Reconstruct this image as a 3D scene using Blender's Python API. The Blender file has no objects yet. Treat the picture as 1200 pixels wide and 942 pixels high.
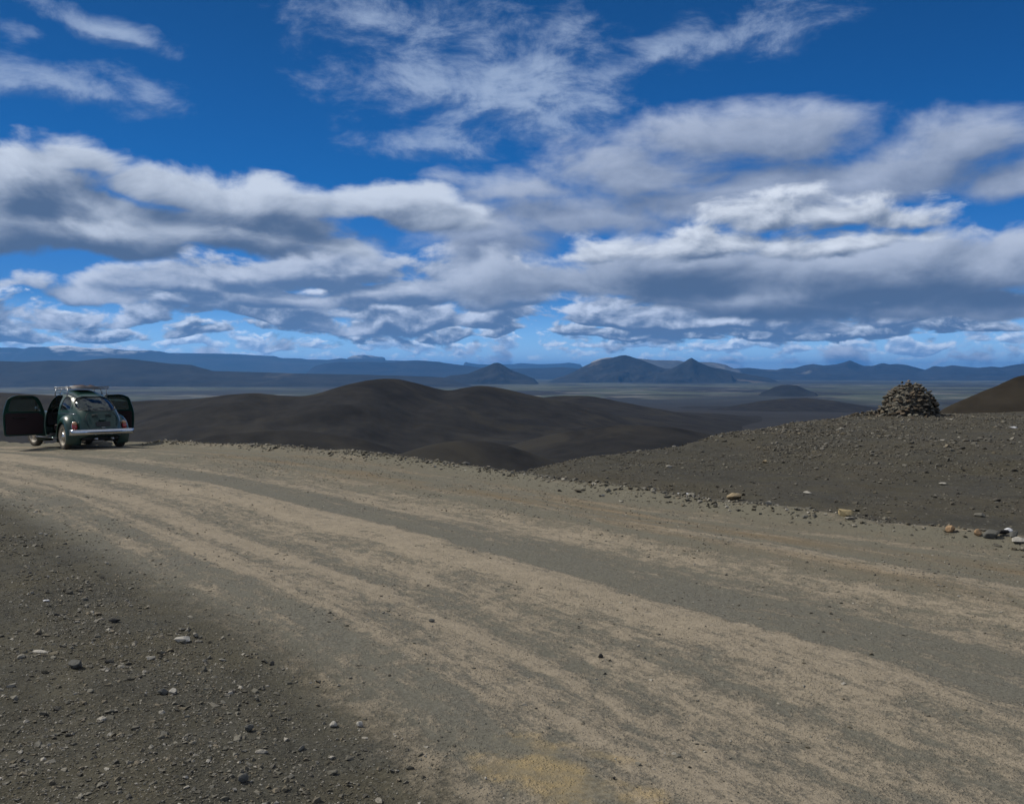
import bpy, bmesh, math, random
import numpy as np
from mathutils import Vector, Matrix, noise as mnoise
R = math.radians
random.seed(7)
rng = np.random.default_rng(11)
scene = bpy.context.scene
COL = scene.collection

# ---------------------------------------------------------------- camera
EYE = 1.82                 # metres above the road
FPX = 1039.0               # focal length in pixels of a 1200 px wide frame
HY = 437.0                 # row of eye level in that frame
cam_d = bpy.data.cameras.new('camera')
cam = bpy.data.objects.new('camera', cam_d)
COL.objects.link(cam)
cam_d.sensor_width = 36.0
cam_d.sensor_fit = 'HORIZONTAL'
cam_d.lens = 36.0 * FPX / 1200.0
PITCH = math.atan((471 - HY) / FPX)
cam.location = (0, 0, EYE)
cam.rotation_euler = (R(90) - PITCH, 0, 0)
cam_d.clip_start = 0.1
cam_d.clip_end = 200000
scene.camera = cam

SUN_EL, SUN_AZ = 46.0, -72.0       # azimuth from +Y towards +X

# ---------------------------------------------------------------- helpers
def tag(o, label=None, cat=None, group=None, kind=None):
    if label: o['label'] = label
    if cat: o['category'] = cat
    if group: o['group'] = group
    if kind: o['kind'] = kind
    return o

def link(o, parent=None):
    COL.objects.link(o)
    if parent is not None: o.parent = parent
    return o

def empty(name, loc=(0, 0, 0), rot=(0, 0, 0)):
    o = bpy.data.objects.new(name, None)
    o.location = loc; o.rotation_euler = rot
    o.empty_display_size = 0.2
    return link(o)

def mesh_np(name, verts, faces, mat=None, parent=None, smooth=True):
    """verts (n,3) array; faces (m,k) int array of equal-size polygons"""
    verts = np.asarray(verts, dtype=np.float32); faces = np.asarray(faces, dtype=np.int32)
    me = bpy.data.meshes.new(name)
    me.vertices.add(len(verts)); me.vertices.foreach_set('co', verts.ravel())
    k = faces.shape[1]
    me.loops.add(faces.size); me.loops.foreach_set('vertex_index', faces.ravel())
    me.polygons.add(len(faces))
    me.polygons.foreach_set('loop_start', np.arange(0, faces.size, k, dtype=np.int32))
    me.polygons.foreach_set('use_smooth', np.full(len(faces), smooth))
    me.update(calc_edges=True)
    if mat: me.materials.append(mat)
    o = bpy.data.objects.new(name, me)
    return link(o, parent)

def mesh_py(name, verts, faces, mat=None, parent=None, smooth=True):
    me = bpy.data.meshes.new(name)
    me.from_pydata([tuple(v) for v in verts], [], [tuple(f) for f in faces])
    me.update()
    if smooth: me.polygons.foreach_set('use_smooth', np.full(len(me.polygons), True))
    if mat: me.materials.append(mat)
    o = bpy.data.objects.new(name, me)
    return link(o, parent)

def mesh_bm(name, bm, mat=None, parent=None, smooth=True):
    bmesh.ops.recalc_face_normals(bm, faces=bm.faces)
    me = bpy.data.meshes.new(name); bm.to_mesh(me); bm.free()
    me.polygons.foreach_set('use_smooth', np.full(len(me.polygons), smooth))
    if mat: me.materials.append(mat)
    return link(bpy.data.objects.new(name, me), parent)

def add_attr(o, name, arr):
    a = o.data.attributes.new(name, 'FLOAT', 'POINT')
    a.data.foreach_set('value', np.asarray(arr, dtype=np.float32).ravel())

# value noise, vectorised -------------------------------------------------
_PERM = rng.random((256, 256)).astype(np.float64)
def vnoise(x, y):
    xi = np.floor(x); yi = np.floor(y)
    fx = x - xi; fy = y - yi
    fx = fx * fx * fx * (fx * (fx * 6 - 15) + 10); fy = fy * fy * fy * (fy * (fy * 6 - 15) + 10)
    xi = xi.astype(np.int64); yi = yi.astype(np.int64)
    g = lambda a, b: _PERM[a & 255, b & 255]
    return ((g(xi, yi) * (1 - fx) + g(xi + 1, yi) * fx) * (1 - fy)
            + (g(xi, yi + 1) * (1 - fx) + g(xi + 1, yi + 1) * fx) * fy) * 2 - 1
def fbm(x, y, s, octv=5, rough=0.5, seed=0):
    """s = wavelength in metres of the first octave"""
    out = 0; a = 1.0; f = 1.0 / s; n = 0
    for i in range(octv):
        c, sn = math.cos(0.6 * i + 0.3), math.sin(0.6 * i + 0.3)
        out = out + a * vnoise((x * c - y * sn) * f + 17.3 * i + seed * 3.7, (x * sn + y * c) * f + 9.1 * i + seed * 5.3)
        n += a; a *= rough; f *= 2.03
    return out / n
def ridged(x, y, s, octv=5, rough=0.5, seed=0):
    out = 0; a = 1.0; f = 1.0 / s; n = 0
    for i in range(octv):
        c, sn = math.cos(0.9 * i + 0.1), math.sin(0.9 * i + 0.1)
        out = out + a * (1 - 2 * np.abs(vnoise((x * c - y * sn) * f + 7.3 * i + seed * 2.7, (x * sn + y * c) * f + 4.1 * i + seed * 6.3)))
        n += a; a *= rough; f *= 2.1
    return out / n
def sstep(a, b, x):
    t = np.clip((x - a) / (b - a), 0, 1)
    return t * t * (3 - 2 * t)

# shader node helpers ------------------------------------------------------
class NT:
    def __init__(s, tree): s.t = tree; s.n = tree.nodes; s.l = tree.links
    def node(s, kind, **kw):
        n = s.n.new(kind)
        for k, v in kw.items(): setattr(n, k, v)
        return n
    def put(s, sock, v):
        if isinstance(v, (int, float)): sock.default_value = v
        elif isinstance(v, (tuple, list)):
            if len(v) == 3 and len(sock.default_value) == 4: v = tuple(v) + (1,)
            sock.default_value = v
        else: s.l.new(v, sock)
    def m(s, op, a, b=None, c=None, clamp=False):
        n = s.node('ShaderNodeMath', operation=op, use_clamp=clamp)
        s.put(n.inputs[0], a)
        if b is not None: s.put(n.inputs[1], b)
        if c is not None: s.put(n.inputs[2], c)
        return n.outputs[0]
    def vm(s, op, a, b=None, out=0):
        n = s.node('ShaderNodeVectorMath', operation=op)
        s.put(n.inputs[0], a)
        if b is not None:
            if op == 'SCALE': s.put(n.inputs['Scale'], b)
            else: s.put(n.inputs[1], b)
        return n.outputs[out]
    def xyz(s, x, y, z):
        n = s.node('ShaderNodeCombineXYZ')
        for i, v in enumerate((x, y, z)): s.put(n.inputs[i], v)
        return n.outputs[0]
    def sep(s, v):
        n = s.node('ShaderNodeSeparateXYZ'); s.put(n.inputs[0], v); return n.outputs
    def noise(s, vec, scale, detail=4, rough=0.5, dist=0, lac=2.0, dim='3D', out=0, norm=True):
        n = s.node('ShaderNodeTexNoise', noise_dimensions=dim, normalize=norm)
        if vec is not None: s.put(n.inputs['Vector'], vec)
        s.put(n.inputs['Scale'], scale); s.put(n.inputs['Detail'], detail); s.put(n.inputs['Roughness'], rough)
        s.put(n.inputs['Distortion'], dist); s.put(n.inputs['Lacunarity'], lac)
        return n.outputs[out]
    def vor(s, vec, scale, feature='F1', out=0, rand=1.0):
        n = s.node('ShaderNodeTexVoronoi', feature=feature)
        s.put(n.inputs['Vector'], vec); s.put(n.inputs['Scale'], scale); s.put(n.inputs['Randomness'], rand)
        return n.outputs[out]
    def rng(s, v, a, b, c=0.0, d=1.0, smooth=False):
        n = s.node('ShaderNodeMapRange', interpolation_type='SMOOTHSTEP' if smooth else 'LINEAR')
        s.put(n.inputs[0], v)
        for i, q in enumerate((a, b, c, d)): s.put(n.inputs[1 + i], q)
        return n.outputs[0]
    def mix(s, f, a, b, blend='MIX'):
        n = s.node('ShaderNodeMix', data_type='RGBA', blend_type=blend)
        s.put(n.inputs[0], f); s.put(n.inputs[6], a); s.put(n.inputs[7], b)
        return n.outputs[2]
    def ramp(s, f, pts, interp='LINEAR'):
        n = s.node('ShaderNodeValToRGB'); n.color_ramp.interpolation = interp
        s.put(n.inputs[0], f)
        e = n.color_ramp.elements
        while len(e) < len(pts): e.new(0.5)
        for i, (p, c) in enumerate(pts):
            e[i].position = p
            if not isinstance(c, tuple): c = (c, c, c)
            e[i].color = c + (1,)
        return n.outputs[0]
    def attr(s, name, out='Fac'):
        n = s.node('ShaderNodeAttribute'); n.attribute_name = name; return n.outputs[out]
    def bump(s, h, strength, dist, normal=None):
        n = s.node('ShaderNodeBump'); s.put(n.inputs['Height'], h); s.put(n.inputs['Strength'], strength)
        s.put(n.inputs['Distance'], dist)
        if normal is not None: s.put(n.inputs['Normal'], normal)
        return n.outputs[0]

def new_mat(name):
    m = bpy.data.materials.new(name); m.use_nodes = True
    t = NT(m.node_tree)
    return m, t, m.node_tree.nodes['Principled BSDF']

def simple_mat(name, col, rough=0.6, metal=0.0, spec=0.5, var=0.15, vscale=6.0, coat=0.0, bump=0.0, dirt=None):
    """plain paint / rubber / plastic with slight uneven tone and dust"""
    m, t, b = new_mat(name)
    tc = t.node('ShaderNodeTexCoord').outputs['Object']
    n = t.noise(tc, vscale, 5, 0.6)
    c = t.mix(t.rng(n, 0.3, 0.7), tuple(v * (1 - var) for v in col), tuple(min(1, v * (1 + var)) for v in col))
    if dirt:
        z = t.sep(tc)[2]
        f = t.m('MULTIPLY', t.rng(z, dirt[1], dirt[2], dirt[3], 0.0), t.rng(n, 0.25, 0.7, 0.5, 1.0))
        c = t.mix(f, c, dirt[0])
        rr = t.m('ADD', rough, t.m('MULTIPLY', f, 0.6), clamp=True)
        t.put(b.inputs['Roughness'], rr)
    else:
        t.put(b.inputs['Roughness'], t.rng(n, 0.2, 0.8, rough * 0.85, min(1, rough * 1.15)))
    t.put(b.inputs['Base Color'], c)
    b.inputs['Metallic'].default_value = metal
    b.inputs['Specular IOR Level'].default_value = spec
    b.inputs['Coat Weight'].default_value = coat
    b.inputs['Coat Roughness'].default_value = 0.05
    if bump: t.put(b.inputs['Normal'], t.bump(t.noise(tc, vscale * 8, 3), bump, 0.01))
    return m

def px_az(px): return math.atan((px - 600.0) / FPX)
def px_pt(px, py, d):
    """world point for a position of the frame at forward distance d"""
    return ((px - 600) / FPX * d, d, EYE + (HY - py) / FPX * d)
# ================================================================ SKY
world = bpy.data.worlds.new('World'); scene.world = world
world.use_nodes = True
W = NT(world.node_tree)
for n in list(W.n): W.n.remove(n)
wout = W.node('ShaderNodeOutputWorld'); bg = W.node('ShaderNodeBackground')
W.l.new(bg.outputs[0], wout.inputs[0])
SKY_K = 0.10
bg.inputs['Strength'].default_value = SKY_K
sky = W.node('ShaderNodeTexSky', sky_type='NISHITA')
sky.sun_disc = False
sky.sun_elevation = R(SUN_EL); sky.sun_rotation = R(SUN_AZ)
sky.altitude = 400; sky.air_density = 1.0; sky.dust_density = 0.2; sky.ozone_density = 3.0
SUNV = (math.sin(R(SUN_AZ)) * math.cos(R(SUN_EL)), math.cos(R(SUN_AZ)) * math.cos(R(SUN_EL)), math.sin(R(SUN_EL)))
def el_of(py): return math.atan((HY - py) / FPX)
U = 1.0 / FPX     # one frame pixel as an angle

d = W.vm('NORMALIZE', W.node('ShaderNodeTexCoord').outputs['Generated'])
x, y, z = W.sep(d)
W.l.new(d, sky.inputs['Vector']) if 'Vector' in sky.inputs else None
az = W.m('ARCTAN2', x, y)
el = W.m('ARCSINE', z)
# deep blue of a polarised slide
tint = W.ramp(W.rng(el, 0.0, 0.4), [(0.0, (1.0, 1.5, 2.8)), (0.08, (.62, 1.05, 1.9)), (0.20, (.17, .47, 1.0)), (0.5, (.050, .38, .80)), (1.0, (.05, .30, .58))])
k = W.rng(az, -0.6, 0.3, 0.72, 1.0)
hsv = W.node('ShaderNodeHueSaturation'); W.put(hsv.inputs['Color'], W.mix(1.0, sky.outputs[0], tint, 'MULTIPLY')); W.put(hsv.inputs['Value'], k)
base = hsv.outputs[0]
azel = W.xyz(az, el, 0.0)
# (few shared vectors, everything else in plain floats: keeps the shader stack small)
wP = W.vm('MULTIPLY', azel, (7, 13, 1))
WX = W.m('MULTIPLY', W.m('SUBTRACT', W.noise(wP, 1.0, 3, 0.5), .5), .11)
WY = W.m('MULTIPLY', W.m('SUBTRACT', W.noise(W.vm('ADD', wP, (31, 7, 5)), 1.0, 3, 0.5), .5), .045)
AX = W.m('ADD', az, WX); AY = W.m('ADD', el, WY)
DSH = (-0.45, 0.9)
PN = {0: W.vm('MULTIPLY', azel, (1, 2, 1))}
for q in (6, 14, 30):            # towards the sun by so many frame pixels
    PN[q] = W.vm('MULTIPLY', W.xyz(W.m('ADD', az, DSH[0] * q * U), W.m('ADD', el, DSH[1] * q * U * 0.8), 0.0), (1, 2, 1))

def ellipses(blobs, bottom, floor=0.8):
    """largest of 1-L over the ellipses; the underside is squashed flat"""
    def cov(X, Y):
        acc = None
        for (px, py, rx, ry, rot, amp) in blobs:
            a0 = math.atan((px - 600) / FPX); e0 = math.atan((HY - py) / math.hypot(FPX, px - 600)); kk = U * math.cos(a0)
            c, sn = math.cos(R(rot)), math.sin(R(rot))
            sx, sy = rx * kk, ry * kk
            u = W.m('MULTIPLY_ADD', X, c / sx, W.m('MULTIPLY_ADD', Y, sn / sx, -(a0 * c + e0 * sn) / sx))
            v = W.m('MULTIPLY_ADD', X, -sn / sy, W.m('MULTIPLY_ADD', Y, c / sy, -(-a0 * sn + e0 * c) / sy))
            v = W.m('MAXIMUM', v, W.m('MULTIPLY', v, -bottom))
            L = W.m('SQRT', W.m('MULTIPLY_ADD', u, u, W.m('MULTIPLY', v, v)))
            e = W.m('MULTIPLY_ADD', L, -amp, amp)
            acc = e if acc is None else W.m('SMOOTH_MAX', acc, e, 0.12)
        # outside its ellipses the bank thins out quickly: no strays
        return W.m('MINIMUM', W.m('MULTIPLY_ADD', acc, 2.2, 0.15), acc)
    return cov

def cloud_layer(under, cov, wl, shift, A, soft, dark, lit, b0, kg, km, opac=1.0, detail=7, rough=0.55):
    """one bank of cumulus: cov gives cover at a direction; wl = puff width in pixels"""
    sc = 1.0 / (wl * U)
    f0 = W.m('MULTIPLY_ADD', W.noise(PN[0], sc, detail, rough, 0.2, dim='2D'), A, W.m('ADD', cov(AX, AY), -A / 2))
    X1 = W.m('ADD', AX, DSH[0] * shift * U); Y1 = W.m('ADD', AY, DSH[1] * shift * U)
    f1 = W.m('MULTIPLY_ADD', W.noise(PN[shift], sc, min(detail, 5), rough, 0.2, dim='2D'), A, W.m('ADD', cov(X1, Y1), -A / 2))
    al = W.m('MULTIPLY', W.rng(f0, 0.0, soft, 0, 1, True), opac)
    L = W.m('MULTIPLY_ADD', W.m('SUBTRACT', f0, f1), kg, W.m('MULTIPLY_ADD', W.m('MINIMUM', f0, 1.2), -km, b0))
    return W.mix(al, under, W.mix(W.rng(L, 0.0, 1.0, 0, 1, True), dark, lit))

def row_cov(y_top, y_bot, amt, wob, blobs=()):
    """a band of cloud between two heights over the horizon, flat below, thinning upward"""
    e1, e0 = el_of(y_top), el_of(y_bot)
    wn = W.m('SUBTRACT', W.noise(PN[0], wob, 2, 0.5, dim='2D'), 0.5)
    def cov(X, Y):
        t = W.rng(W.m('MULTIPLY_ADD', wn, (e1 - e0) * 0.7, Y), e0, e1)
        c = W.m('MULTIPLY', W.rng(t, 0.0, 0.12, 0.0, 1.2, True), W.rng(t, 0.25, 1.0, 1.0, 0.0))
        c = W.m('ADD', W.m('MULTIPLY_ADD', wn, 0.9, c), -1.2 + amt)
        for (px, w, a) in blobs:
            c = W.m('ADD', c, W.rng(W.m('ABSOLUTE', W.m('SUBTRACT', X, math.atan((px - 600) / FPX))), 0, w * U, a, 0, True))
        return W.m('ADD', c, W.rng(Y, e1, e1 + (e1 - e0) * 1.2, 0.0, -3.0))
    return cov

# ---- thin high cloud
WISPS = [
    (120, 38, 125, 19, -11, 1.0), (80, 102, 130, 30, -3, 1.25), (170, 112, 80, 26, -6, 1.1), (5, 40, 36, 18, 0, 0.9),
    (460, 40, 165, 60, -16, 1.2), (565, 108, 215, 84, -4, 1.6), (690, 112, 115, 66, 12, 1.2), (500, 172, 95, 28, 0, 1.05),
    (890, 50, 140, 34, 8, 1.1), (780, 60, 110, 34, 10, 0.8), (640, 40, 110, 45, 0, 0.7), (560, 215, 60, 14, 0, .55)]
base = cloud_layer(base, ellipses(WISPS, 1.2, 0.55), 95, 14, 2.9, 1.7, (1.5, 2.3, 4.0), (4.0, 5.0, 6.8), 0.44, 0.8, -0.32, 0.80, 9, 0.64)

# ---- the rest of the sky, overhead and behind: broken cloud as well
AWAY = W.m('MAXIMUM', W.rng(W.m('ABSOLUTE', az), 0.62, 0.95, 0, 1, True), W.rng(el, 0.42, 0.65, 0, 1, True))
AWAY = W.m('MULTIPLY', AWAY, W.rng(el, 0.02, 0.12, 0, 1))
GN = W.noise(W.vm('MULTIPLY', W.vm('ADD', W.vm('NORMALIZE', d), (0, 0, 0.15)), (1, 1, 2.2)), 3.0, 6, 0.58)
base = W.mix(W.m('MULTIPLY', AWAY, W.rng(GN, 0.40, 0.52, 0, 1, True)), base, W.mix(W.rng(GN, 0.46, 0.66), (6.4, 6.7, 7.2), (2.4, 2.7, 3.3)))

# ---- rows of cumulus, farthest first
HAZED_D = (2.6, 4.0, 6.6); HAZED_L = (9.5, 10.8, 12.6)
MID_D = (1.1, 1.8, 3.2); MID_L = (7.0, 7.9, 9.6)
base = cloud_layer(base, row_cov(397, 425, 0.30, 14), 18, 6, 4.6, 0.9, HAZED_D, HAZED_L, 0.50, 0.50, 0.2, 0.60, 5, .55)
base = cloud_layer(base, row_cov(378, 413, 0.55, 12, [(960, 420, .35)]), 30, 6, 4.4, 0.8, HAZED_D, HAZED_L, 0.46, 0.55, 0.25, 0.9, 5, .55)
base = cloud_layer(base, row_cov(354, 400, 0.65, 9, [(960, 420, .35), (150, 90, -.3)]), 48, 6, 4.2, 0.65, MID_D, (7.6, 8.7, 10.4), 0.44, 0.70, 0.30, 1.0, 6, .55)
base = cloud_layer(base, row_cov(326, 388, 0.60, 7, [(420, 330, .4), (900, 400, .5), (50, 90, -.5)]), 72, 14, 4.0, 0.55, MID_D, MID_L, 0.46, 0.62, 0.34, 1.0, 6, .55)

# ---- the big banks
LO_D = (0.85, 1.35, 2.35); LO_L = (5.8, 6.5, 7.9)
CENTRE = [(215, 338, 90, 24, 0, 1.1), (285, 324, 120, 30, 0, 1.1), (395, 318, 150, 34, 0, 1.3), (330, 352, 150, 26, 0, 1.15), (480, 345, 160, 36, 0, 1.25), (560, 322, 120, 36, 0, 1.2), (605, 352, 110, 34, 0, 1.15), (125, 350, 70, 17, 0, .8), (20, 335, 60, 17, 0, .8)]
base = cloud_layer(base, ellipses(CENTRE, 2.0), 85, 14, 2.2, 0.48, MID_D, LO_L, 0.50, 0.75, 0.32, 1.0, 7, .55)
BACK_R = [(850, 172, 220, 48, 0, 1.35), (740, 205, 190, 48, 0, 1.3), (630, 222, 120, 40, 0, 1.2), (690, 258, 190, 56, 0, 1.45), (570, 280, 130, 48, 0, 1.35), (1125, 176, 150, 56, 0, 1.35), (1030, 215, 190, 46, 0, 1.35), (1190, 215, 80, 40, 0, 1.15), (860, 238, 230, 50, 0, 1.4), (1185, 315, 120, 42, 0, 1)]
base = cloud_layer(base, ellipses(BACK_R, 1.5), 130, 30, 2.1, 0.95, (1.3, 1.85, 3.05), (4.7, 5.4, 6.9), 0.60, 0.45, 0.30, 0.97, 8, .57)
LEFT = [(95, 202, 100, 40, 0, 1.1), (20, 222, 140, 50, 0, 1.2), (200, 227, 140, 42, -4, 1.2), (330, 244, 160, 38, -4, 1.2), (460, 252, 130, 34, -4, 1.15), (100, 268, 230, 56, 0, 1.5), (-70, 270, 160, 70, 0, 1.3), (310, 278, 190, 38, -2, 1.35)]
base = cloud_layer(base, ellipses(LEFT, 1.7), 120, 30, 1.9, 0.55, LO_D, (6.1, 6.8, 8.0), 0.60, 0.62, 0.44, 1.0, 8, .57)
DECK = [(790, 308, 210, 44, 0, 1.3), (1000, 318, 230, 44, 0, 1.35), (660, 335, 190, 44, 0, 1.25), (900, 350, 270, 38, 0, 1.3), (1150, 322, 150, 46, 0, 1.2), (1110, 362, 220, 30, 0, 1.15)]
base = cloud_layer(base, ellipses(DECK, 1.7), 120, 30, 1.8, 0.55, LO_D, (4.9, 5.6, 7.0), 0.56, 0.55, 0.40, 1.0, 8, .57)
BRIGHT = [(895, 262, 80, 36, 0, 1), (980, 252, 95, 40, 0, 1.05), (1065, 266, 85, 38, 0, 1), (830, 288, 110, 30, 0, .9), (1000, 290, 150, 30, 0, 1), (700, 300, 100, 28, 0, .8)]
base = cloud_layer(base, ellipses(BRIGHT, 2.2), 85, 14, 2.1, 0.55, (1.4, 1.95, 3.0), (7.4, 8.0, 9.0), 0.60, 0.80, 0.34, 1.0, 7, .55)
W.put(bg.inputs['Color'], base)
try:
    world.cycles.sampling_method = 'MANUAL'; world.cycles.sample_map_resolution = 512
except Exception: pass

sun_d = bpy.data.lights.new('sun', 'SUN'); sun_d.energy = 4.2; sun_d.angle = R(0.53)
sun_d.color = (1.0, 0.94, 0.82)
sun_o = link(bpy.data.objects.new('sun', sun_d))
sun_o.rotation_euler = Vector(SUNV).to_track_quat('Z', 'Y').to_euler()
sun_o.location = (-30, 10, 40)
scene.view_settings.view_transform = 'Standard'
scene.view_settings.look = 'None'
scene.view_settings.exposure = 0.0
scene.view_settings.gamma = 1.0
scene.view_settings.use_curve_mapping = False
# ================================================================ TERRAIN
# road frame: a runs along the road (towards the lower right of the photo), b across it (away)
CA, SA = 0.66, -0.75
_n = math.hypot(CA, SA); CA /= _n; SA /= _n
def ab(x, y): return x * CA + y * SA, -x * SA + y * CA
def plan(pts, pre, post):
    """edge line surveyed from the photo: flat-road positions -> (a, b), with run-outs"""
    q = []
    for (px, py) in pts:
        dd = EYE * FPX / (py - HY); xx = (px - 600) / FPX * dd
        q.append((float(ab(xx, dd)[0]), float(ab(xx, dd)[1])))
    q = sorted(pre + q + post)
    return [v[0] for v in q], [v[1] for v in q]
A_N, B_N = plan([(0, 590), (100, 638), (200, 690), (300, 750), (400, 812), (500, 895), (550, 942)], [(-60, -14), (-40, -4.6), (-30, -0.2), (-22, 2.1)], [(0, 1.9), (10, 0.6), (40, -6)])
A_T, B_T = plan([(0, 527), (60, 537), (130, 550), (260, 572), (400, 603), (600, 655), (800, 715), (1000, 770), (1200, 830)], [(-60, -10), (-40, -0.6), (-31, 3.0)], [(5, 5.0), (40, 0)])
A_F, B_F = plan([(0, 510), (190, 515.5), (400, 533), (600, 560), (800, 590), (1000, 615), (1200, 641)], [(-60, -9), (-42, 0.0), (-34, 3.4)], [(5, 10.2), (40, 7)])
def smooth_interp(a, A, B):
    a = np.asarray(a, dtype=float)
    return (np.interp(a - 1.2, A, B) + np.interp(a, A, B) * 2 + np.interp(a + 1.2, A, B)) / 4
def road_uv(x, y):
    a, b = ab(x, y)
    wob = 0.10 * fbm(x, y, 3.0, 3, 0.5, 3)
    n, t, f = smooth_interp(a, A_N, B_N), smooth_interp(a, A_T, B_T), smooth_interp(a, A_F, B_F)
    b = b + wob
    u = np.where(b < n, b - n, np.where(b < t, 3.2 * (b - n) / (t - n), np.where(b < f, 3.2 + 4.2 * (b - t) / (f - t), 7.4 + b - f)))
    return u, a
# plateau edge in plan (distance from the camera by azimuth in frame pixels)
E_PX = [-900, -500, -200, 0, 190, 400, 500, 600, 700, 800, 900, 960, 1030, 1066, 1120, 1200, 1500, 2200]
E_D = [32, 29, 27.5, 26.2, 24.6, 19.9, 18.4, 17.4, 20.3, 22.2, 28.4, 33.6, 37.4, 38.5, 39, 39, 48, 76]
E_AZ = np.array([math.atan((p - 600) / FPX) for p in E_PX])
E_R = np.array([d_ / math.cos(a_) for d_, a_ in zip(E_D, E_AZ)])
def edge_r(az):
    az = np.asarray(az)
    r = np.interp(az, E_AZ, E_R)
    r = np.where(az > E_AZ[-1], E_R[-1] + (az - E_AZ[-1]) * 400, r)
    r = np.where(az < E_AZ[0], E_R[0] + (E_AZ[0] - az) * 60, r)
    return r
HAZE_TOP = 720.0
def base_far(x, y, r):
    """valley floor and the lava plain beyond it"""
    lo = -62 - 48 * sstep(900, 3300, r)
    rough = 3.5 * fbm(x, y, 420, 4, 0.5, 8) * sstep(120, 600, r) * (1 - sstep(4000, 9000, r))
    rough = rough + 3.0 * fbm(x, y, 1500, 3, 0.5, 9) * sstep(1000, 3000, r) * (1 - 0.6 * sstep(6000, 14000, r))
    return lo + rough
def ground_z(x, y):
    x = np.asarray(x, dtype=float); y = np.asarray(y, dtype=float)
    r = np.hypot(x, y); az = np.arctan2(x, y)
    u, a = road_uv(x, y)
    z = np.zeros_like(x)
    onroad = sstep(-0.3, 0.2, u) * (1 - sstep(7.3, 7.7, u))
    # wheel ruts, long swells, lumps
    z += 0.026 * np.sin(u * 2.6 + 0.5 * fbm(x, y, 6, 2, .5, 2)) * onroad
    z += 0.035 * fbm(x, y, 5.0, 4, 0.5, 4)
    near = 1 - sstep(14, 40, r)
    z += (0.010 + 0.020 * (1 - onroad)) * fbm(x, y, 0.7, 4, 0.6, 5) * near
    z += 0.006 * ridged(x, y, 0.17, 3, 0.6, 6) * (1 - 0.6 * onroad) * (1 - sstep(5, 14, r))
    # shoulder heap on the near side, graded berm on the far side
    z += 0.05 * sstep(0.0, -1.2, u) * (1 - sstep(-3, -9, u))
    berm = np.exp(-((u - 7.45) / 0.25) ** 2) * (0.08 + 0.07 * fbm(x, y, 1.3, 3, 0.6, 7))
    z += np.maximum(berm, 0)
    berm2 = np.exp(-((u - 4.9) / 0.35) ** 2) * 0.02
    z += berm2 * (a > -30)
    # beyond the berm the ground dips and then rises towards the cairn knoll
    z -= 0.22 * sstep(7.6, 9.5, u) * (1 - sstep(12, 20, u))
    z += 0.05 * sstep(20, 34, r) * sstep(math.atan(300 / FPX), math.atan(480 / FPX), az)
    z += 0.11 * fbm(x, y, 3.2, 4, 0.55, 31) * sstep(7.8, 9.5, u) * (1 - sstep(45, 70, r))
    # falling road past the car
    z -= 0.035 * np.log1p(np.exp(np.clip(-(a + 20.5) * 1.2, -30, 30))) / 1.2 * (1 - 0.5 * sstep(-40, -90, a))
    # the drop beyond the edge of the pass
    R_ = edge_r(az)
    s = np.maximum(r - R_, 0)
    z = z - 0.34 * s * s / (s + 7.0)
    zf = base_far(x, y, r)
    k = 9.0
    dlt = np.clip((z - zf) / k, -60, 60)
    z = zf + k * np.log1p(np.exp(dlt)) - k * np.log(1 + np.exp(np.clip(-zf / k, -60, 60)) * 0) * 0
    return z

def polar_grid(rads, azs):
    RR, AA = np.meshgrid(rads, azs, indexing='ij')
    x = RR * np.sin(AA); y = RR * np.cos(AA)
    nr, na = len(rads), len(azs)
    i = np.arange(nr * na).reshape(nr, na)
    f = np.stack([i[:-1, :-1], i[:-1, 1:], i[1:, 1:], i[1:, :-1]], -1).reshape(-1, 4)
    return x.ravel(), y.ravel(), f

fine = np.radians(np.arange(-36, 36.01, 0.13))
coarse_l = np.radians(np.arange(-180, -36, 3.0)); coarse_r = np.radians(np.arange(39, 180.1, 3.0))
azs = np.concatenate([coarse_l, fine, coarse_r])
rads = np.concatenate([[0.02, 0.5, 1.0, 1.5, 2.0, 2.4, 2.8], np.exp(np.arange(math.log(3.1), math.log(60000), 0.0105)), [60000]])
gx, gy, gf = polar_grid(rads, azs)
gz = ground_z(gx, gy)
gu, gv = road_uv(gx, gy)
gr = np.hypot(gx, gy)
drop = np.clip(gr - edge_r(np.arctan2(gx, gy)), -50, 1e5)
fc = gf
fu = gu[fc].mean(1); fr = gr[fc].mean(1); fd = drop[fc].mean(1)
is_road = (fu > 0.0) & (fu < 7.25) & (fr < 75) & (fd < 1.5)

def split(name, mask, mat):
    fs = gf[mask]
    used, inv = np.unique(fs, return_inverse=True)
    o = mesh_np(name, np.stack([gx[used], gy[used], gz[used]], 1), inv.reshape(-1, 4), mat)
    add_attr(o, 'road_u', gu[used]); add_attr(o, 'road_v', gv[used]); add_attr(o, 'drop', drop[used])
    return tag(o, kind='structure')

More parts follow.
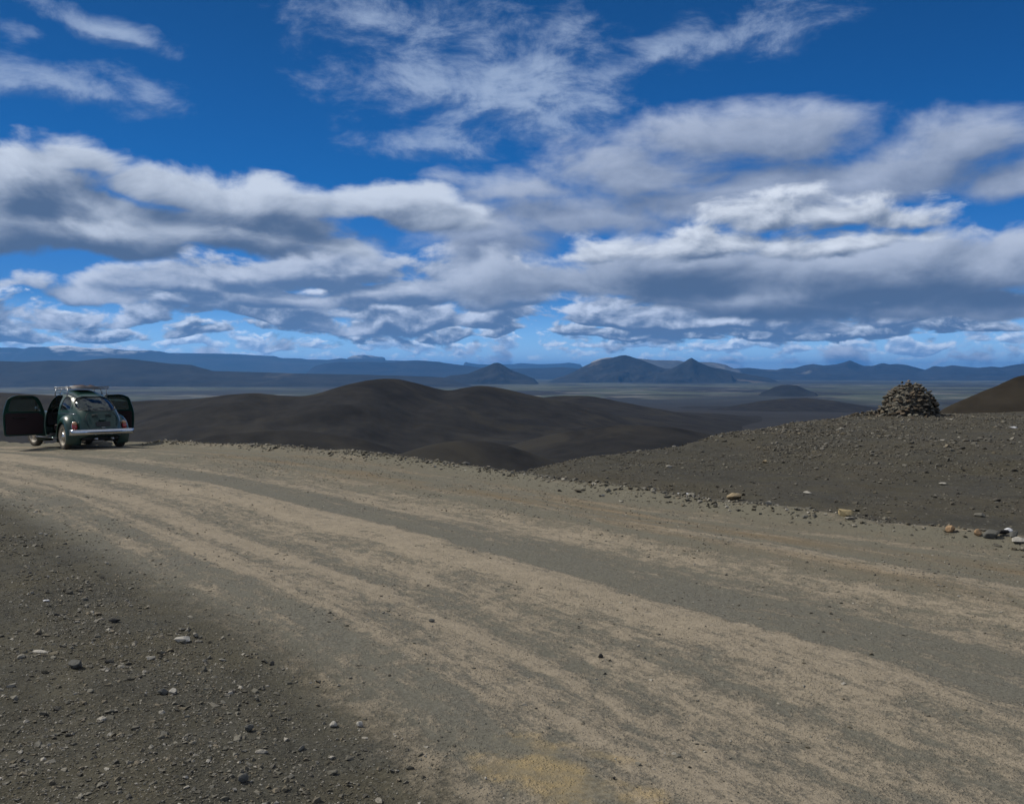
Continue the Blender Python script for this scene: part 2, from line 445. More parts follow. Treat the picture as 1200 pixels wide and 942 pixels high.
# ---------------------------------------------------------------- ground material
def ground_material():
    m, t, b = new_mat('gravel_and_dust')
    pos = t.node('ShaderNodeNewGeometry').outputs['Position']
    u = t.attr('road_u'); v = t.attr('road_v'); dr = t.attr('drop')
    # coordinates stretched along the road for streaks
    uvc = t.xyz(u, t.m('MULTIPLY', v, 0.16), 0.0)
    st = t.noise(uvc, 1.7, 6, 0.62, 0.6)
    st2 = t.noise(t.xyz(u, t.m('MULTIPLY', v, 0.33), 3.0), 4.5, 5, 0.65, 0.5)
    pat = t.noise(pos, 1.1, 7, 0.62, 0.4)
    pat2 = t.noise(pos, 6.0, 6, 0.65, 0.2)
    fine_ = t.noise(pos, 42.0, 4, 0.7)
    grit = t.noise(pos, 160.0, 3, 0.7)
    lanes = t.ramp(t.m('DIVIDE', u, 8.0), [
        (0.0, 0.30), (0.04, 0.46), (0.09, 0.66), (0.18, 0.66), (0.25, 0.50), (0.32, 0.66), (0.385, 0.80), (0.402, 0.20),
        (0.48, 0.16), (0.53, 0.56), (0.60, 0.44), (0.67, 0.50), (0.76, 0.34), (0.84, 0.30), (0.90, 0.20)])
    st0 = t.noise(t.xyz(u, t.m('MULTIPLY', v, 0.035), 11.0), 2.4, 4, 0.55, 0.1)
    s = t.m('ADD', lanes, t.m('MULTIPLY', t.m('SUBTRACT', st, 0.5), 0.8))
    s = t.m('ADD', s, t.m('MULTIPLY', t.m('SUBTRACT', st0, 0.5), 1.7))
    s = t.m('ADD', s, t.m('MULTIPLY', t.m('SUBTRACT', st2, 0.5), 1.0))
    s = t.m('ADD', s, t.m('MULTIPLY', t.m('SUBTRACT', pat, 0.5), 0.5))
    s = t.m('ADD', s, t.m('MULTIPLY', t.m('SUBTRACT', pat2, 0.5), 0.9))
    st3 = t.noise(t.xyz(u, t.m('MULTIPLY', v, 0.45), 7.0), 14.0, 5, 0.65, 0.3)
    s = t.m('ADD', s, t.m('MULTIPLY', t.m('SUBTRACT', st3, 0.5), 1.3))
    s = t.m('ADD', s, t.m('MULTIPLY', t.m('SUBTRACT', fine_, 0.5), 0.8))
    dust = t.rng(s, 0.22, 0.78, 0, 1, True)
    # gravel tones
    g = t.mix(t.rng(fine_, 0.3, 0.7), (0.070, 0.066, 0.054), (0.164, 0.156, 0.128))
    g = t.mix(t.rng(pat, 0.35, 0.65), g, t.mix(0.5, g, (0.120, 0.114, 0.088)))
    tan = t.mix(t.rng(fine_, 0.25, 0.75), (0.205, 0.172, 0.127), (0.310, 0.264, 0.200))
    tan = t.mix(t.rng(pat2, 0.35, 0.7, 0.0, 0.6), tan, (0.172, 0.148, 0.110))
    g = t.mix(t.rng(u, 3.8, 5.0, 0.0, 0.55), g, (0.135, 0.124, 0.092))
    speck = t.rng(t.vor(pos, 30.0), 0.12, 0.30, 1, 0)
    speckm = t.m('MULTIPLY', speck, t.rng(t.noise(pos, 9.0, 3, 0.6), 0.45, 0.62))
    tan = t.mix(t.m('MULTIPLY', speckm, 0.65), tan, (0.085, 0.085, 0.078))
    road = t.mix(dust, g, tan)
    # rusty tinge along the far side
    rust = t.m('MULTIPLY', t.rng(t.m('ABSOLUTE', t.m('SUBTRACT', u, 5.9)), 0.2, 1.3, 1, 0), t.rng(st, 0.45, 0.65))
    road = t.mix(t.m('MULTIPLY', rust, 0.55), road, (0.165, 0.115, 0.060))
    # ochre patches blended over the road colour
    px_, py_, pz_ = t.sep(pos)
    def spot(cx, cy, rx, ry, rot):
        c, sn = math.cos(rot), math.sin(rot)
        X = t.m('SUBTRACT', px_, cx); Y = t.m('SUBTRACT', py_, cy)
        U_ = t.m('DIVIDE', t.m('ADD', t.m('MULTIPLY', X, c), t.m('MULTIPLY', Y, sn)), rx)
        V_ = t.m('DIVIDE', t.m('SUBTRACT', t.m('MULTIPLY', Y, c), t.m('MULTIPLY', X, sn)), ry)
        return t.m('SQRT', t.m('ADD', t.m('MULTIPLY', U_, U_), t.m('MULTIPLY', V_, V_)))
    sp = t.m('SUBTRACT', 1.0, spot(0.22, 3.85, 0.85, 0.42, -0.9))
    sp = t.m('MAXIMUM', sp, t.m('SUBTRACT', 0.9, spot(0.40, 4.1, 0.28, 0.22, -0.6)))
    sp = t.rng(t.m('ADD', sp, t.m('MULTIPLY', t.m('SUBTRACT', t.noise(pos, 4.0, 5, 0.6), 0.5), 2.6)), 0.25, 0.95, 0, 1, True)
    sp = t.m('MULTIPLY', sp, t.m('ADD', 0.35, t.m('MULTIPLY', t.rng(pat2, 0.4, 0.65), 0.65)))
    road = t.mix(t.m('MULTIPLY', sp, 0.55), road, (0.40, 0.29, 0.13))
    # loose dark gravel beside the road
    sh = t.mix(t.rng(fine_, 0.28, 0.72), (0.026, 0.025, 0.020), (0.080, 0.076, 0.060))
    sh = t.mix(t.rng(pat, 0.40, 0.65, 0.0, 0.7), sh, t.mix(t.rng(fine_, 0.3, 0.7), (0.045, 0.040, 0.026), (0.100, 0.088, 0.058)))
    sh = t.mix(t.rng(t.m('ADD', t.vor(pos, 26.0), t.m('MULTIPLY', pat2, 0.15)), 0.20, 0.32, 0.6, 0.0), sh, (0.115, 0.112, 0.098))
    slope = t.mix(t.rng(fine_, 0.3, 0.7), (0.026, 0.0245, 0.020), (0.068, 0.064, 0.052))
    slope = t.mix(t.rng(t.vor(pos, 9.0), 0.10, 0.24, 0.8, 0.0), slope, (0.13, 0.125, 0.105))
    slope = t.mix(t.rng(t.noise(pos, 0.35, 5, 0.6), 0.45, 0.62, 0, 0.7), slope, (0.066, 0.057, 0.040))
    slope = t.mix(t.rng(pat, 0.42, 0.62, 0, 0.6), slope, (0.062, 0.056, 0.038))
    near_edge = t.rng(t.m('ADD', u, t.m('MULTIPLY', t.m('SUBTRACT', pat2, 0.5), 0.9)), -0.35, 0.30, 0, 1, True)
    far_edge = t.rng(t.m('ADD', u, t.m('MULTIPLY', t.m('SUBTRACT', pat2, 0.5), 1.6)), 7.3, 7.9, 0, 1, True)
    c = t.mix(near_edge, sh, road)
    c = t.mix(far_edge, c, slope)
    # ---- far country: black sand, pale silt, grey-green moss
    big = t.noise(pos, 1 / 900.0, 6, 0.6, 0.6)
    big2 = t.noise(t.vm('MULTIPLY', pos, (1, 1.8, 1)), 1 / 320.0, 6, 0.6, 0.4)
    mid = t.noise(pos, 1 / 60.0, 6, 0.6)
    sand = t.mix(t.rng(mid, 0.3, 0.7), (0.013, 0.0125, 0.012), (0.027, 0.0255, 0.024))
    moss = t.mix(t.rng(mid, 0.3, 0.7), (0.040, 0.052, 0.034), (0.075, 0.085, 0.058))
    silt = (0.15, 0.145, 0.125)
    dist = t.vm('LENGTH', pos, out=1)
    plainf = t.rng(dist, 2200.0, 4200.0, 0, 1, True)
    pl = t.mix(t.rng(big, 0.42, 0.56, 0, 1, True), sand, moss)
    pl = t.mix(t.rng(big2, 0.54, 0.62, 0, 0.85, True), pl, silt)
    pl = t.mix(t.rng(t.noise(t.vm('ADD', pos, (5000, 900, 0)), 1 / 2600.0, 4, 0.55), 0.50, 0.60, 0, 0.85, True), pl, (0.024, 0.026, 0.026))
    hillc = t.mix(t.rng(big2, 0.52, 0.72, 0, 0.3), sand, (0.055, 0.048, 0.032))
    far = t.mix(plainf, hillc, pl)
    isfar = t.rng(dr, 6.0, 60.0, 0, 1, True)
    c = t.mix(isfar, c, far)
    t.put(b.inputs['Base Color'], c)
    b.inputs['Roughness'].default_value = 0.95
    b.inputs['Specular IOR Level'].default_value = 0.15
    # relief: grit, pebbles pressed into the surface
    loose = t.m('SUBTRACT', 1.0, t.m('MULTIPLY', near_edge, t.m('SUBTRACT', 1.0, far_edge)))
    h = t.m('ADD', t.m('MULTIPLY', fine_, 0.5), t.m('MULTIPLY', grit, 0.22))
    h = t.m('ADD', h, t.m('MULTIPLY', t.rng(t.vor(pos, 55.0), 0.15, 0.35, 1, 0), t.m('MULTIPLY', 0.5, t.rng(pat2, 0.42, 0.6))))
    h = t.m('ADD', h, t.m('MULTIPLY', t.rng(t.vor(pos, 24.0), 0.12, 0.30, 1, 0), t.m('MULTIPLY', t.m('ADD', 0.15, loose), t.rng(pat2, 0.45, 0.62))))
    h = t.m('ADD', h, t.m('MULTIPLY', pat2, 0.8))
    h = t.m('ADD', h, t.m('MULTIPLY', dust, 0.5))
    h = t.m('ADD', h, t.m('MULTIPLY', st0, 2.2))
    nrm = t.bump(h, t.m('MULTIPLY', t.m('SUBTRACT', 1.0, isfar), 0.75), 0.022)
    t.put(b.inputs['Normal'], nrm)
    return m
MAT_GROUND = ground_material()
split('road', is_road, MAT_GROUND)
split('ground', ~is_road, MAT_GROUND)

# ================================================================ HILLS AND MOUNTAINS
def hill_mat(name, dark, light, patch=None, patch_thr=(0.6, 0.7), s=200.0, snow=None):
    m, t, b = new_mat(name)
    geo = t.node('ShaderNodeNewGeometry'); pos = geo.outputs['Position']
    n = t.noise(pos, 1 / s, 7, 0.62, 0.3); n2 = t.noise(t.vm('ADD', pos, (900, 70, 0)), 1 / (s * 3.1), 5, 0.6, 0.8)
    c = t.mix(t.rng(n, 0.32, 0.68), dark, light)
    if patch: c = t.mix(t.rng(n2, patch_thr[0], patch_thr[1], 0, 0.9, True), c, patch)
    if snow:
        zz = t.sep(pos)[2]
        f = t.m('MULTIPLY', t.rng(zz, snow[0], snow[1]), t.rng(n, 0.50, 0.56))
        c = t.mix(f, c, (0.75, 0.78, 0.82))
    t.put(b.inputs['Base Color'], c)
    b.inputs['Roughness'].default_value = 1.0; b.inputs['Specular IOR Level'].default_value = 0.1
    t.put(b.inputs['Normal'], t.bump(n, 0.5, s * 0.05))
    return m

def ridge(name, pts, D, wf, wb, mat, rough=0.12, n_az=260, n_r=70, power=1.5, seed=0, sink=3.0, foot=None, gully=0.25, rscale=None, follow=0.0, taper=0.07, foot_soft=0.3, warp=0.05, soft_px=1.5):
    """a hill with its crest line at distance D; slopes of width wf towards and wb away from the viewer side"""
    P = np.array(pts, dtype=float)
    azp = np.arctan((P[:, 0] - 600) / FPX)
    pad = (azp[-1] - azp[0]) * 0.02
    az_ = np.linspace(azp[0] - pad, azp[-1] + pad, n_az)
    rr = np.linspace(-1, 1, n_r); rr = np.sign(rr) * np.abs(rr) ** 1.25
    RRn, AA = np.meshgrid(rr, az_, indexing='ij')
    Dm = D * (1 + follow * np.sin(AA * 9 + seed))
    rad = Dm / np.cos(AA * 0.85) + np.where(RRn < 0, RRn * wf, RRn * wb)
    x = rad * np.sin(AA); y = rad * np.cos(AA)
    # slopes wander sideways below the crest, kinks of the crest line do not run straight down
    wr = (azp[-1] - azp[0]) * warp * fbm(x, y, (rscale or D * 0.05) * 2.2, 3, 0.5, seed + 40) * np.minimum(np.abs(RRn) * 2.5, 1)
    AW = AA + wr; sp_ = soft_px / FPX
    cr_ = (np.interp(AW - sp_, azp, P[:, 1]) + 2 * np.interp(AW - sp_ / 2, azp, P[:, 1]) + 2 * np.interp(AW, azp, P[:, 1]) + 2 * np.interp(AW + sp_ / 2, azp, P[:, 1]) + np.interp(AW + sp_, azp, P[:, 1])) / 8
    crest = EYE + (HY - cr_) / FPX * (Dm / np.cos(AA * 0.85) * np.cos(AA))
    gz_ = ground_z(x, y)
    base_ = gz_ if foot is None else np.full_like(gz_, foot)
    rs = rscale or D * 0.05
    tt = np.abs(RRn)
    tt = np.clip(tt * (1 + gully * fbm(x, y, rs, 4, 0.55, seed) * np.minimum(tt * 3, 1)), 0, 1)
    prof = (1 - tt) ** power * (1 - 0.25 * tt) + 0.0
    prof = prof * sstep(0, foot_soft, 1 - tt)
    fr_ = (AA - azp[0]) / (azp[-1] - azp[0])
    H = np.maximum(crest - base_, 0) * sstep(0, taper, fr_) * sstep(1, 1 - taper, fr_)
    sm = np.minimum(np.abs(RRn) * 4, 1)
    Hn = H * (prof + rough * prof ** 0.5 * (ridged(x, y, rs, 5, 0.55, seed + 3) - 0.35) * sm)
    Hn += 0.012 * H * fbm(x, y, rs * 0.25, 4, 0.6, seed + 5) * (1 - sm)
    z = base_ + Hn
    edge = np.maximum(sstep(0.93, 1.0, np.abs(RRn)), np.maximum(sstep(azp[0] + pad, azp[0] - pad, AA), sstep(azp[-1] - pad, azp[-1] + pad, AA)))
    z = z - edge * sink - 0.02 * sink
    nr, na = RRn.shape
    i = np.arange(nr * na).reshape(nr, na)
    f = np.stack([i[:-1, :-1], i[:-1, 1:], i[1:, 1:], i[1:, :-1]], -1).reshape(-1, 4)
    o = mesh_np(name, np.stack([x.ravel(), y.ravel(), z.ravel()], 1), f, mat)
    return tag(o, kind='structure')

M_BLACK = hill_mat('black_sand_cloud_shade', (0.011, 0.0105, 0.0097), (0.025, 0.0232, 0.0205), (0.031, 0.028, 0.022), (0.50, 0.66), 24)  # dark sand tone, with the cloud shadow over the hills painted into it
M_BROWN = hill_mat('brown_scoria', (0.016, 0.0138, 0.011), (0.032, 0.027, 0.020), (0.046, 0.038, 0.024), (0.50, 0.70), 9)
M_LAVA = hill_mat('dark_lava_rock', (0.014, 0.016, 0.017), (0.030, 0.031, 0.030), (0.06, 0.058, 0.05), (0.60, 0.70), 260)
M_TUFF = hill_mat('tuff_slopes', (0.012, 0.015, 0.017), (0.034, 0.036, 0.036), (0.11, 0.095, 0.075), (0.56, 0.68), 300)
M_RANGE = hill_mat('range_slopes', (0.014, 0.017, 0.022), (0.030, 0.034, 0.040), (0.14, 0.14, 0.14), (0.63, 0.70), 600)
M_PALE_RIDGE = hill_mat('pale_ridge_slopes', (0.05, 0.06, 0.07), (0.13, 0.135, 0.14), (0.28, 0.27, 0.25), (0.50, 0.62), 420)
M_FAR = hill_mat('far_slopes', (0.02, 0.03, 0.04), (0.045, 0.052, 0.06), None, (0, 1), 1500, snow=(380, 650))

# dark hills right below the pass
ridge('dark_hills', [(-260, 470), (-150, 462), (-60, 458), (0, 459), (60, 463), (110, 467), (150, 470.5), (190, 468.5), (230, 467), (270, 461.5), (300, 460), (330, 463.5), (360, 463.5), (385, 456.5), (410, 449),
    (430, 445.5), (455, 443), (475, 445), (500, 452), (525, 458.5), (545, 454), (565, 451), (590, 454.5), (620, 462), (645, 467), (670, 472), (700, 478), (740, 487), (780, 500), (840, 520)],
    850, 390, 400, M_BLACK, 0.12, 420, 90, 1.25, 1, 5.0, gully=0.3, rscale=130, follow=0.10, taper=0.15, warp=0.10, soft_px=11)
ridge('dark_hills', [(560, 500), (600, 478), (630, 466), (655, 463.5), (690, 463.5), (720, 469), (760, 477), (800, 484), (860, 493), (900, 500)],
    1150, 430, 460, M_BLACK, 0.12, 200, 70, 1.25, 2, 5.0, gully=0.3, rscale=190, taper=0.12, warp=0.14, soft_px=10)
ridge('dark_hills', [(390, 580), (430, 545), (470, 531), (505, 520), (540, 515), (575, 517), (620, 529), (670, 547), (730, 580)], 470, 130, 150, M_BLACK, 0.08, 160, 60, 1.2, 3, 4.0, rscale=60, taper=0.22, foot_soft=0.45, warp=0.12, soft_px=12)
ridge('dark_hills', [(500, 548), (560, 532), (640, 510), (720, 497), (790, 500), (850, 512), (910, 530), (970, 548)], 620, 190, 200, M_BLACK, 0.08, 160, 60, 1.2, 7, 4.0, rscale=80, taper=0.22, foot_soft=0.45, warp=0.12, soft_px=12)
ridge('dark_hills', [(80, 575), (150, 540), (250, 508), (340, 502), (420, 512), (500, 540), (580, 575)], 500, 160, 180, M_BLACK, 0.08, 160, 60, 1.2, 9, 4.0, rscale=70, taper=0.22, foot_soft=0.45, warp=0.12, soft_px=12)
# low swell and the small crater on the plain
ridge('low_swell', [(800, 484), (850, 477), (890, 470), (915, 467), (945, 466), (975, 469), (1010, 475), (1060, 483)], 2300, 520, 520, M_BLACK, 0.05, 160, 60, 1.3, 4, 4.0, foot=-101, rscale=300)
ridge('small_crater_hill', [(888, 461), (897, 458.5), (906, 454), (915, 451.2), (924, 450.8), (934, 451.5), (942, 455), (950, 458.5), (960, 461)], 4600, 310, 310, M_LAVA, 0.06, 120, 50, 1.1, 5, 4.0, foot=-113, rscale=250)
# brown hill behind the cairn
ridge('brown_hill', [(1060, 503), (1085, 492), (1105, 478), (1125, 469), (1145, 461), (1165, 452), (1180, 446), (1192, 441), (1205, 438), (1240, 431), (1300, 424), (1380, 430), (1480, 455), (1560, 490)],
    190, 75, 110, M_BROWN, 0.05, 260, 80, 1.2, 6, 3.0, foot=-30, gully=0.2, rscale=26)
# mountains
ridge('dark_plateau_ridge', [(-200, 424), (-60, 424), (0, 423), (30, 424), (60, 422), (90, 423.3), (110, 421), (130, 419.5), (150, 420.3), (175, 423), (200, 426), (225, 427.5), (237, 431), (250, 434.5), (300, 436), (350, 437.5), (430, 439), (500, 441), (560, 444)],
    8000, 800, 1300, M_LAVA, 0.05, 500, 70, 0.9, 11, 12, foot=-114, rscale=700)
ridge('long_dark_ridge', [(345, 436), (365, 430), (380, 426), (400, 424), (440, 424), (458, 424.5), (475, 422.5), (487, 422), (500, 422.5), (520, 425), (540, 427.5), (560, 430), (600, 432), (640, 431), (660, 430), (700, 434)],
    17000, 1900, 2200, M_RANGE, 0.06, 300, 60, 1.1, 12, 12, foot=-114, rscale=900)
ridge('cone_mountain', [(505, 447), (528, 440), (548, 438), (560, 433), (572, 428.5), (577, 426), (582, 425), (587, 425.8), (593, 430), (600, 434), (610, 437.5), (622, 442), (634, 446.5)],
    9300, 620, 660, M_LAVA, 0.12, 260, 90, 1.15, 13, 10, foot=-114, gully=0.35, rscale=240)
ridge('twin_peak_mountain', [(636, 446), (660, 441), (672, 436), (682, 430), (695, 424.5), (706, 421), (718, 419), (728, 416.3), (732, 415.8), (737, 417), (744, 419.5), (752, 422), (765, 427), (778, 431.5), (788, 432), (798, 429), (805, 427), (810, 426), (815, 427),
    (822, 428), (832, 430), (845, 432), (862, 436), (890, 441), (920, 446)],
    11000, 1050, 1200, M_TUFF, 0.16, 420, 110, 1.15, 14, 10, foot=-114, gully=0.4, rscale=330)
ridge('sharp_peak', [(762, 441), (780, 434.5), (792, 429.5), (800, 425), (806, 421.2), (810, 419), (815, 422), (822, 425.8), (832, 429.8), (846, 434), (864, 441)],
    10300, 620, 700, M_TUFF, 0.12, 260, 100, 1.1, 24, 10, foot=-114, gully=0.35, rscale=260)
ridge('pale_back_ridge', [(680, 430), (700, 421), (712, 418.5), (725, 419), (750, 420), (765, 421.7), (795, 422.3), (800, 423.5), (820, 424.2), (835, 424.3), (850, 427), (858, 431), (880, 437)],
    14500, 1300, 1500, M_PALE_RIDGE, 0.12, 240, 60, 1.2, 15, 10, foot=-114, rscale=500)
ridge('mountain_range', [(800, 441), (840, 435), (860, 431.6), (877, 431), (895, 432.7), (910, 433.5), (917, 431.4), (930, 431.5), (942, 428), (953, 426.5), (965, 428.3), (980, 427), (990, 424.2), (996, 422), (1003, 425), (1012, 428.7), (1022, 428.8),
    (1034, 425.3), (1042, 427), (1050, 426.3), (1062, 427.5), (1075, 431), (1084, 433.5), (1094, 428.8), (1105, 429.8), (1116, 427.8), (1130, 429.5), (1145, 431), (1155, 430), (1162, 429.3), (1172, 430.5), (1185, 427.8), (1195, 426.5), (1215, 424), (1300, 422), (1400, 430), (1500, 440)],
    15500, 2300, 2600, M_RANGE, 0.16, 620, 100, 1.2, 16, 14, foot=-114, gully=0.4, rscale=900)
ridge('far_mountains', [(-250, 409), (-60, 405), (0, 407), (18, 407), (30, 408.6), (36, 406.3), (55, 406), (65, 404.7), (75, 404.4), (88, 405.6), (98, 407), (110, 408), (125, 407.3), (145, 410), (160, 410.8), (176, 410.2), (190, 411.5), (197, 413.4),
    (230, 413.7), (275, 414.5), (300, 416), (322, 417), (330, 419.5), (352, 419.8), (360, 421), (385, 421.5), (400, 419.5), (410, 421), (440, 421.5), (520, 424), (560, 426)],
    21500, 3200, 4000, M_FAR, 0.10, 520, 60, 1.0, 17, 25, foot=-120, rscale=2600)
ridge('table_mountain', [(404, 422), (409, 418.5), (414, 416.6), (422, 415.9), (434, 416), (442, 417.5), (450, 418.3), (455, 423)], 25000, 1800, 1800, M_FAR, 0.05, 100, 50, 0.7, 18, 25, foot=-120, rscale=2600)
ridge('far_mountains', [(535, 427), (541, 425), (546, 424), (552, 425.5), (560, 426.5), (570, 427), (600, 426.6), (612, 425.4), (630, 426.5), (655, 426), (667, 424.8), (675, 426), (690, 428)], 27000, 2200, 2200, M_FAR, 0.05, 160, 50, 0.9, 19, 25, foot=-120, rscale=2600)

# ---- the air
def make_haze():
    bm = bmesh.new(); bmesh.ops.create_cube(bm, size=1.0)
    zlo, zhi = -330.0, HAZE_TOP
    for v_ in bm.verts:
        v_.co.x *= 124000; v_.co.y *= 124000; v_.co.z = zhi if v_.co.z > 0 else zlo
    m = bpy.data.materials.new('air'); m.use_nodes = True
    nt = m.node_tree
    nt.nodes.remove(nt.nodes['Principled BSDF'])
    pv = nt.nodes.new('ShaderNodeVolumePrincipled')
    pv.inputs['Color'].default_value = (0.11, 0.41, 1.0, 1)
    pv.inputs['Density'].default_value = HAZE_DENS
    pv.inputs['Anisotropy'].default_value = 0.2
    nt.links.new(pv.outputs[0], nt.nodes['Material Output'].inputs['Volume'])
    o = mesh_bm('haze', bm, m, smooth=False)
    tag(o, kind='stuff')
HAZE_DENS = 3.1e-5
if HAZE_DENS > 0: make_haze()
# ================================================================ STONES
def gz1(x, y): return float(ground_z(np.array([x]), np.array([y]))[0])

def rock_shape(sub, seed, flat=0.6, cuts=7, lumps=0.12):
    """an angular broken stone: hull of points thrown on an egg, 11 to 30 corners by level"""
    r_ = np.random.default_rng(seed)
    n = {1: 10, 2: 16, 3: 30}[sub]
    p = r_.normal(size=(n, 3)); p /= np.linalg.norm(p, axis=1)[:, None]
    p *= r_.uniform(0.78, 1.0, (n, 1))
    if sub > 1:      # a flat side or two
        for c in range(2):
            q = r_.normal(size=3); q /= np.linalg.norm(q); t = p @ q - r_.uniform(.35, .6)
            p = p - np.outer(np.maximum(t, 0), q)
    bm = bmesh.new()
    for c in p: bm.verts.new(tuple(c))
    res = bmesh.ops.convex_hull(bm, input=bm.verts)
    bmesh.ops.delete(bm, geom=[g for g in res['geom_interior'] if isinstance(g, bmesh.types.BMVert)], context='VERTS')
    loose = [v for v in bm.verts if not v.link_faces]
    if loose: bmesh.ops.delete(bm, geom=loose, context='VERTS')
    if sub == 3:
        bmesh.ops.bevel(bm, geom=list(bm.edges), offset=0.05, segments=1, affect='EDGES', profile=0.5)
    bmesh.ops.triangulate(bm, faces=bm.faces); bmesh.ops.recalc_face_normals(bm, faces=bm.faces)
    bm.verts.index_update()
    v = np.array([tuple(q.co) for q in bm.verts]); f = np.array([[l.index for l in fc_.verts] for fc_ in bm.faces]); bm.free()
    ext = np.array([1.0, r_.uniform(0.55, 0.95), flat * r_.uniform(0.7, 1.2)])
    v = v / (v.max(0) - v.min(0)) * ext
    return v, f

def stone_material(name, tones, dusty=0.4, bumps=0.5, scale=40.0):
    m, t, b = new_mat(name)
    tc = t.node('ShaderNodeTexCoord').outputs['Object']
    pos = t.node('ShaderNodeNewGeometry').outputs['Position']
    a = t.attr('tone')
    rnd = t.node('ShaderNodeObjectInfo').outputs['Random']
    q = t.m('FRACT', t.m('ADD', a, rnd))
    pts = [(i / (len(tones)), c) for i, c in enumerate(tones)]
    c = t.ramp(q, pts, 'CONSTANT')
    n = t.noise(pos, scale, 5, 0.65)
    c = t.mix(t.rng(n, 0.3, 0.7, 0.0, 0.5), c, t.mix(1.0, c, (0.55, 0.53, 0.50), 'MULTIPLY'))
    nz = t.sep(t.node('ShaderNodeNewGeometry').outputs['Normal'])[2]
    c = t.mix(t.m('MULTIPLY', t.rng(nz, 0.3, 1.0, 0, dusty), t.rng(n, 0.35, 0.65)), c, (0.16, 0.145, 0.115))
    t.put(b.inputs['Base Color'], c)
    b.inputs['Roughness'].default_value = 0.9; b.inputs['Specular IOR Level'].default_value = 0.25
    t.put(b.inputs['Normal'], t.bump(n, bumps, 0.02))
    return m
TONES = [(0.085, 0.080, 0.065), (0.12, 0.113, 0.092), (0.165, 0.155, 0.128), (0.095, 0.085, 0.064), (0.22, 0.205, 0.172), (0.13, 0.112, 0.078), (0.070, 0.066, 0.056), (0.17, 0.145, 0.105), (0.13, 0.125, 0.108), (0.32, 0.30, 0.26)]
M_STONE = stone_material('grey_stone', TONES)
M_DARKST = stone_material('dark_stone', [(0.055, 0.051, 0.043), (0.080, 0.074, 0.060), (0.10, 0.094, 0.078), (0.068, 0.059, 0.043), (0.13, 0.122, 0.10), (0.09, 0.079, 0.057), (0.048, 0.045, 0.038), (0.15, 0.142, 0.122)])
def one_tone(name, col): return stone_material(name, [col, tuple(v * 0.93 for v in col)], 0.15)

SHAPES1 = [rock_shape(1, 100 + i, 0.55, 4, 0.25) for i in range(14)]
SHAPES2 = [rock_shape(2, 200 + i, 0.55, 9, 0.08) for i in range(14)]
def rotz(a):
    c, s = np.cos(a), np.sin(a); o = np.zeros((len(a), 3, 3))
    o[:, 0, 0] = c; o[:, 0, 1] = -s; o[:, 1, 0] = s; o[:, 1, 1] = c; o[:, 2, 2] = 1; return o
def roty(a):
    c, s = np.cos(a), np.sin(a); o = np.zeros((len(a), 3, 3))
    o[:, 0, 0] = c; o[:, 0, 2] = s; o[:, 2, 0] = -s; o[:, 2, 2] = c; o[:, 1, 1] = 1; return o
def scatter(name, x, y, size, mat, shapes, bury=0.25, label=None):
    """countless small stones as one object"""
    n = len(x)
    z = ground_z(x, y)
    pick = rng.integers(0, len(shapes), n)
    M = rotz(rng.uniform(0, 6.28, n)) @ roty(rng.normal(0, 0.25, n)) @ rotz(rng.uniform(0, 6.28, n))
    V, F, T = [], [], []; off = 0
    tone = rng.random(n)
    for k, (sv, sf) in enumerate(shapes):
        idx = np.nonzero(pick == k)[0]
        if not len(idx): continue
        vv = np.einsum('nij,vj->nvi', M[idx], sv) * size[idx][:, None, None]
        hz = -vv[:, :, 2].min(1)
        vv[:, :, 0] += x[idx][:, None]; vv[:, :, 1] += y[idx][:, None]
        vv[:, :, 2] += (z[idx] + hz * (1 - 2 * bury))[:, None]
        nv = sv.shape[0]
        ff = sf[None] + (off + np.arange(len(idx)) * nv)[:, None, None]
        V.append(vv.reshape(-1, 3)); F.append(ff.reshape(-1, 3)); T.append(np.repeat(tone[idx], nv)); off += len(idx) * nv
    o = mesh_np(name, np.concatenate(V), np.concatenate(F), mat, smooth=False)
    add_attr(o, 'tone', np.concatenate(T))
    tag(o, kind='stuff', label=label)
    return o

def sample(n, r0, r1, az0, az1, dens):
    """area-uniform points in a ring sector, thinned by dens(x, y) in 0..1"""
    r = np.sqrt(rng.uniform(r0 * r0, r1 * r1, n)); a = rng.uniform(az0, az1, n)
    x = r * np.sin(a); y = r * np.cos(a)
    keep = rng.random(n) < dens(x, y)
    return x[keep], y[keep]
def zone_info(x, y):
    u, v = road_uv(x, y); r = np.hypot(x, y)
    dr = r - edge_r(np.arctan2(x, y))
    return u, v, r, dr
def dens_shoulder(x, y):
    u, v, r, dr = zone_info(x, y)
    cl = 0.55 + 1.8 * fbm(x, y, 0.8, 5, 0.7, 21)
    return np.clip(sstep(0.35, -0.9, u) * np.clip(cl, 0.12, 1), 0, 1)
def dens_road(x, y):
    u, v, r, dr = zone_info(x, y)
    lanes_ = np.interp(u, [0, 0.5, 1.2, 2.0, 2.7, 3.2, 3.4, 4.0, 4.4, 5.0, 6.0, 6.9, 7.3], [.7, .35, .14, .12, .16, .08, .20, .12, .5, .9, .5, .55, .9])
    cl = 0.5 + 1.3 * fbm(x, y * 1.0, 0.8, 4, 0.6, 22)
    return np.clip(lanes_ * np.clip(cl, 0.05, 1), 0, 1) * (u > 0) * (u < 7.4)
def dens_berm(x, y):
    u, v, r, dr = zone_info(x, y)
    cl = 0.55 + 1.2 * fbm(x, y, 1.2, 3, 0.6, 23)
    return np.exp(-((u - 7.5) / 0.30) ** 2) * np.clip(cl, 0.15, 1)
def dens_slope(x, y):
    u, v, r, dr = zone_info(x, y)
    cl = 0.5 + 1.3 * fbm(x, y, 2.2, 4, 0.6, 24)
    return (u > 7.6) * (dr < 3) * np.clip(cl, 0.12, 1) * (0.35 + 0.65 * sstep(14, 26, r))
